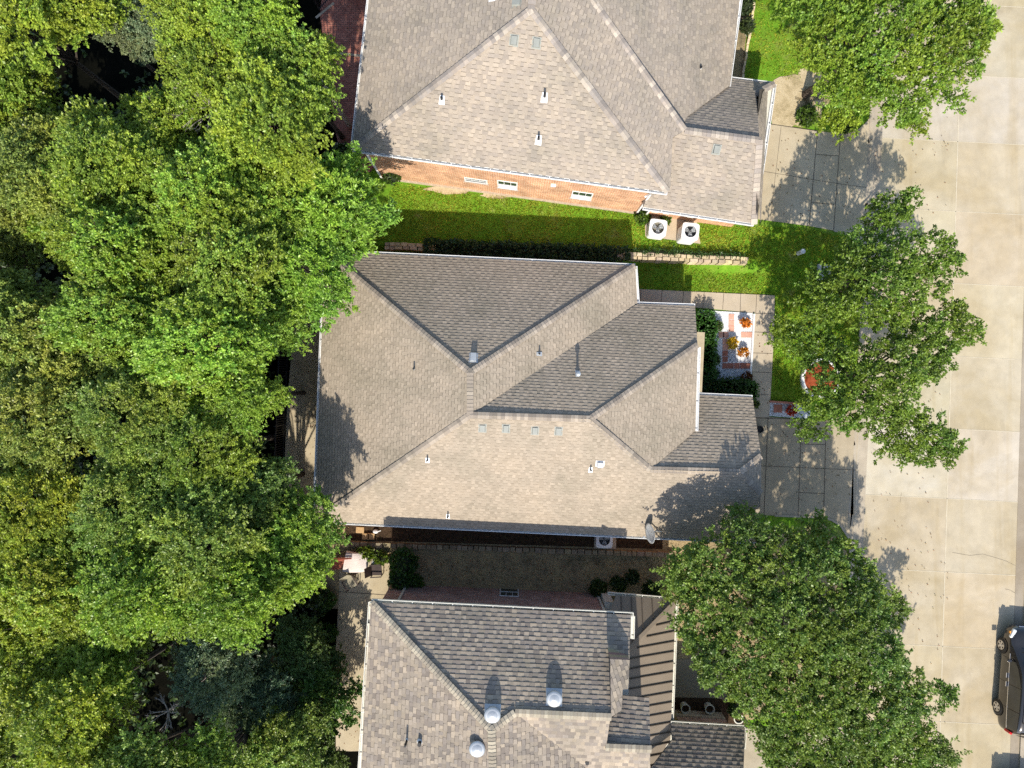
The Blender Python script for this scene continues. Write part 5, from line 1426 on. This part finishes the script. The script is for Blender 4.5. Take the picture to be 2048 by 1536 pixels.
# ------------------------------------------------------------------ hedges, bushes, flowers
def box_leaves(poly_px, h, dens, per, L, W, g, jit=.06):
    w_ = [G(*p) for p in poly_px]; pl = [(p.x, p.y) for p in w_]; base = w_[0].z
    xs = [p[0] for p in pl]; ys = [p[1] for p in pl]; A = 0
    for i in range(len(pl)): A += pl[i][0] * pl[(i + 1) % len(pl)][1] - pl[(i + 1) % len(pl)][0] * pl[i][1]
    pts, dirs = [], []
    n = int(abs(A) / 2 * dens)
    while len(pts) < n:
        x, y = g.uniform(min(xs), max(xs)), g.uniform(min(ys), max(ys))
        if in_poly(x, y, pl): pts.append((x, y, base + h + g.normal() * jit + .05 * math.sin(x * 5) * math.sin(y * 4))); dirs.append((g.normal() * .3, g.normal() * .3, 1))
    for i in range(len(pl)):
        a, b = pl[i], pl[(i + 1) % len(pl)]; l = math.hypot(b[0] - a[0], b[1] - a[1]); nn = (b[1] - a[1], a[0] - b[0])
        sgn = 1 if A > 0 else -1; nn = (nn[0] / l * sgn, nn[1] / l * sgn)
        for _ in range(int(l * h * dens * .8)):
            t_ = g.random(); o_ = g.normal() * jit
            pts.append((a[0] + (b[0] - a[0]) * t_ + nn[0] * o_, a[1] + (b[1] - a[1]) * t_ + nn[1] * o_, base + g.random() * h)); dirs.append((nn[0], nn[1], .4))
    P_ = np.array(pts); D_ = unit(np.array(dirs)); T_ = np.ones((len(P_), 3)) * g.uniform(.8, 1.2, (len(P_), 1))
    return leaf_arrays(P_, D_, per, L, W, T_, g)

def core(poly_px, h, inset=.9):
    w_ = [G(*p) for p in poly_px]; c = sum(w_, Vector()) / len(w_); mb = MB()
    lo = [c + (p - c) * inset for p in w_]; hi = [Vector((p.x, p.y, p.z + h * .86)) for p in lo]; n = len(lo)
    mb.add(lo + hi, [tuple(range(n, 2 * n)), tuple(range(n, 2 * n))[::-1]] + [(i, (i + 1) % n, n + (i + 1) % n, n + i) for i in range(n)])
    return mb
M['core'] = mat_plain("hedge_heart", (.018, .028, .010), .95, .3, 8)
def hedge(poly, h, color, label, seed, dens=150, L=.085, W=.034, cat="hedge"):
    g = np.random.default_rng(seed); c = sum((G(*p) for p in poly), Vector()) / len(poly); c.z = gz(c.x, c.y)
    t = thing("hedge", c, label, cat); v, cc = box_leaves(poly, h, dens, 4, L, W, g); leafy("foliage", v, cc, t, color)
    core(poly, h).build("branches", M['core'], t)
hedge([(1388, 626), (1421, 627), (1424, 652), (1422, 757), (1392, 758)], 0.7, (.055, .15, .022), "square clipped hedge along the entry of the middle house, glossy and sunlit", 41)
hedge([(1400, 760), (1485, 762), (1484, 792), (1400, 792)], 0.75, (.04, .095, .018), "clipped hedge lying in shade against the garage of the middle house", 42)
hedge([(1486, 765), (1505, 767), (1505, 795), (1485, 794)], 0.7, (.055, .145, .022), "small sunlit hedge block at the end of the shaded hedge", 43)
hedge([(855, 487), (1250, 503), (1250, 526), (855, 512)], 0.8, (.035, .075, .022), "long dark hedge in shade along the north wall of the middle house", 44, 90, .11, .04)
hedge([(1262, 501), (1484, 512), (1484, 516), (1262, 505)], 0.30, (.05, .11, .02), "thin green creeper along the top of the sunlit retaining wall", 45, 160, .10, .02, "creeper")

def bush(px, py, r, h, color, label, seed, name="shrub", dens=230, L=.09, W=.032, gap=.0, core_=True, per=5, z0=0.0, group=None, cat="shrub", mat=None):
    g = np.random.default_rng(seed); b = G(px, py, z0); t = thing(name, b, label, cat, group)
    lob = [(b.x, b.y, b.z + h * .55, r * .8)] + [(b.x + math.cos(a) * r * .42, b.y + math.sin(a) * r * .42, b.z + h * .5, r * .5) for a in np.linspace(0, 6.28, 6)[:-1]]
    v, c = crown_arrays(lob, dens / 2.2, per, L, W, g, gap, lo=-.9, upb=.6, tail=.1); leafy("foliage", v, c, t, color, mat)
    mb = MB()
    mb.tube(b - Vector((0, 0, .02)), b + Vector((0, 0, h * .6)), .03, .02, 6)
    if core_: mb.lathe(b, [(r * .30, 0.02), (r * .62, h * .3), (r * .6, h * .6), (r * .3, h * .8), (0, h * .86)], 12)
    mb.build("stem", M['core'], t)
TOP = "clipped ball shrubs by the sunlit hedge"
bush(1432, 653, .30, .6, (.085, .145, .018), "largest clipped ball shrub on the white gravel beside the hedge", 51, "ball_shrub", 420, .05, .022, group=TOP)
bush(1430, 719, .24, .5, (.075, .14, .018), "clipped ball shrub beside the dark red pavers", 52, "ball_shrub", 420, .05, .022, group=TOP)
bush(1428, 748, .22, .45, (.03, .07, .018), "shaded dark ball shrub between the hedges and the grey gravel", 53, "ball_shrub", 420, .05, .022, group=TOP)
CR = "colourful leafy plants on the white gravel"
bush(1487, 646, .24, .5, (.62, .22, .03), "orange-leaved croton at the top corner of the white gravel", 54, "croton", 190, .13, .036, .2, False, 5, 0, CR, "plant", M['leaf_matt'])
bush(1461, 687, .27, .5, (.72, .50, .04), "golden yellow croton in the middle of the white gravel", 55, "croton", 190, .13, .036, .2, False, 5, 0, CR, "plant", M['leaf_matt'])
bush(1484, 706, .23, .45, (.62, .26, .03), "orange croton with dark red centre beside the front path", 56, "croton", 190, .13, .036, .2, False, 5, 0, CR, "plant", M['leaf_matt'])
bush(1490, 754, .22, .4, (.12, .05, .02), "small maroon croton in shade at the end of the grey gravel", 57, "croton", 130, .15, .045, .2, False, 5, 0, CR, "plant", M['leaf_matt'])
bush(1580, 820, .26, .4, (.40, .06, .03), "small red-leaved plant in the speckled gravel bed", 58, "red_plant", 150, .12, .04, .2, False, cat="plant", mat=M['leaf_matt'])
bush(1507, 808, .20, .5, (.10, .16, .02), "narrow green shrub at the corner of the garage of the middle house", 59)
for i, (x, y, r, h, colr, lab) in enumerate((
    (812, 1118, .75, 1.6, (.05, .115, .02), "tall dark bush between the patio and the brown yard"),
    (806, 1150, .60, 1.3, (.055, .12, .02), "leafy bush against the corner of the plum brick wall"),
    (835, 1160, .35, .6, (.07, .14, .02), "low light green bush at the foot of the plum brick wall"),
    (735, 1104, .42, .9, (.13, .20, .02), "sunny climbing plant hanging over the cream tablecloth"),
    (765, 1112, .36, .8, (.13, .20, .02), "sunny bush in the grey pot by the table"),
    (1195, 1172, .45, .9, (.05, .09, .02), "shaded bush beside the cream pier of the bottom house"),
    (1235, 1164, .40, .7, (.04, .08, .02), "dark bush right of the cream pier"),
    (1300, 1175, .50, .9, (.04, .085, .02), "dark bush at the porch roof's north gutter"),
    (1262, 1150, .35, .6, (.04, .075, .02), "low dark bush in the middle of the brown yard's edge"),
    (1465, 1412, .35, .7, (.06, .12, .02), "leggy green bush in the dark bed of the bottom house"),
    (690, 330, .80, 1.5, (.05, .10, .02), "dark shrub at the lower end of the red brick patio"),
    (790, 356, .55, 1.2, (.06, .11, .02), "brownish shrub against the corner of the orange brick wall"),
    (655, 1195, .55, .9, (.06, .12, .02), "low shrub at the left edge of the bottom patio"),
    (660, 1260, .50, .8, (.06, .125, .02), "green shrub half way along the patio path"),
    (1490, 60, .35, .6, (.06, .09, .03), "brown-green shrub in the planting bed of the top house"),
    (1487, 20, .40, .7, (.05, .08, .03), "dark shrub at the top of the planting bed"),
    (1610, 235, .55, .4, (.09, .15, .02), "weedy low clump where the lawn meets the driveway curve"),
    (1690, 250, .50, .4, (.09, .15, .02), "weedy clump under the top street tree beside the kerb"),
    (1330, 440, .25, .4, (.09, .17, .02), "small weed at the garage wall of the top house"),
    (1283, 436, .40, .35, (.09, .17, .02), "low green clump beside the concrete pad of the two units"))):
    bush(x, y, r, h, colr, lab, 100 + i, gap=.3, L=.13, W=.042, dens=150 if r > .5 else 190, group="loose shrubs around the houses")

# understorey: the ground layer of the wood nobody could count
g = np.random.default_rng(77); n = 9000
ux = g.uniform(-27, -6.5, n); uy = g.uniform(-19.5, 19.5, n); kp = np.ones(n, bool)
for i in range(n):
    px, py = ux[i] * PPM + 1024, 768 - uy[i] * PPM
    lim = 545 if 600 < py < 1010 else (625 if py < 340 else (690 if py < 500 else (560 if py < 620 else 655)))
    f = math.sin(ux[i] * 1.1 + 2) + math.sin(uy[i] * .9 + 1) + math.sin((ux[i] - uy[i]) * .7)
    black = math.hypot((px - 400) / 95, (py - 1395) / 70) < 1 or math.hypot((px - 215) / 80, (py - 130) / 90) < 1
    kp[i] = px < lim and f > -1.3 and not (black and g.random() < .93)
ux, uy = ux[kp], uy[kp]
pp = np.stack([ux, uy, g.uniform(.1, 1.3, len(ux))], 1)
tt = np.ones((len(ux), 3)) * g.uniform(.6, 1.3, (len(ux), 1))
v, c = leaf_arrays(pp, unit(np.array([[0, 0, 1.0]]) + g.normal(size=pp.shape) * .6), 7, .26, .08, tt, g, 1.2)
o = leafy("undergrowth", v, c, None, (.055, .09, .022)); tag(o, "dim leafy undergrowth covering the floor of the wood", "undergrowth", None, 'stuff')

# grass blades on the lawns
def blades(name, polys, dens, L, W, color, label, seed, excl=(), cat="grass"):
    g = np.random.default_rng(seed); pts = []
    for po in polys:
        xs = [p[0] for p in po]; ys = [p[1] for p in po]
        n = int((max(xs) - min(xs)) * (max(ys) - min(ys)) / PPM ** 2 * dens)
        for _ in range(n):
            x, y = g.uniform(min(xs), max(xs)), g.uniform(min(ys), max(ys))
            if in_poly(x, y, po) and not any(in_poly(x, y, e_) for e_ in excl):
                w_ = G(x, y); pts.append((w_.x, w_.y, w_.z - .025))
    P_ = np.array(pts); f = np.sin(P_[:, 0] * 1.3 + np.sin(P_[:, 1] * 2.1)) + np.sin(P_[:, 1] * 1.9 + 1) + np.sin(P_[:, 0] * 3.1 - P_[:, 1] * 2.3)
    dry = np.clip(.25 + f * .18 + g.normal(size=len(P_)) * .22, 0, 1)[:, None]
    T_ = (np.array([[1, 1, 1.0]]) * (1 - dry) + np.array([[1.75, 1.15, 1.9]]) * dry) * g.uniform(.75, 1.25, (len(P_), 1))
    D_ = unit(np.array([[0, 0, 1.0]]) + g.normal(size=P_.shape) * .35)
    v, c = leaf_arrays(P_, D_, 3, L, W, T_, g, .9, 1.2)
    o = leafy(name, v, c, None, color, M['grass']); tag(o, label, cat, None, 'stuff')
GN = [(790, 368), (1290, 430), (1290, 474), (1392, 490), (1402, 440), (1500, 452), (1615, 456), (1690, 474), (kx(500) - 5, 500), (kx(800) - 5, 800), (1620, 800), (1540, 803), (1549, 591), (1275, 578), (1275, 522), (1250, 500), (860, 486), (740, 480), (770, 400)]
soil1 = blob(900, 379, 42, 8, seed=5)
blades("grass_blades", [GN], 330, .085, .018, (.27, .38, .03), "short bright grass blades of the lawn between the top and middle houses", 61, (soil1,))
blades("grass_blades", [[(1500, -60), (kx(0) - 5, -60), (kx(240) - 5, 235), (1660, 258), (1560, 150), (1490, 160)]], 150, .085, .018, (.27, .38, .03), "short grass blades of the lawn beside the top house and street tree", 62, (blob(1590, 205, 52, 44, seed=3), blob(1628, 178, 32, 34, seed=4)))
blades("grass_blades", [[(690, 1110), (1325, 1115), (1325, 1180), (800, 1165)], [(690, 1055), (1325, 1075), (1325, 1095), (690, 1078)]], 60, .10, .018, (.20, .17, .06), "sparse straw-coloured dead grass in the brown side yard", 63)
blades("grass_blades", [[(1330, 1085), (1420, 1090), (1690, 1070), (kx(1300) - 5, 1300), (1500, 1330), (1330, 1190)]], 60, .10, .018, (.24, .17, .06), "golden dry grass under the big round tree", 64)

# fallen leaves on the street, drives and path
g = np.random.default_rng(91); pts = []
for (x0, x1, y0, y1, n_) in ((1740, 1900, 200, 1500, 320), (1540, 1735, 260, 450, 110), (1530, 1700, 840, 1030, 130), (1505, 1548, 640, 830, 30), (575, 645, 650, 1000, 160), (675, 735, 1120, 1490, 110), (660, 735, 0, 290, 90), (700, 1320, 1060, 1160, 150)):
    for _ in range(n_):
        q = G(g.uniform(x0, x1), g.uniform(y0, y1)); pts.append((q.x, q.y, q.z + .045))
P_ = np.array(pts); T_ = np.stack([g.uniform(.5, 1.3, len(P_)), g.uniform(.5, 1.1, len(P_)), g.uniform(.5, 1.0, len(P_))], 1)
v, c = leaf_arrays(P_, np.tile(np.array([[0, 0, .05]]), (len(P_), 1)), 1, .085, .024, T_, g, .5, .3)
v[:, 2] = np.repeat(P_[:, 2], 4) + g.uniform(-.012, .012, len(v))
o = leafy("fallen_leaves", v, c, None, (.22, .13, .06), M['grass']); tag(o, "dry fallen leaves littering the street, driveways and paths", "leaf litter", None, 'stuff')
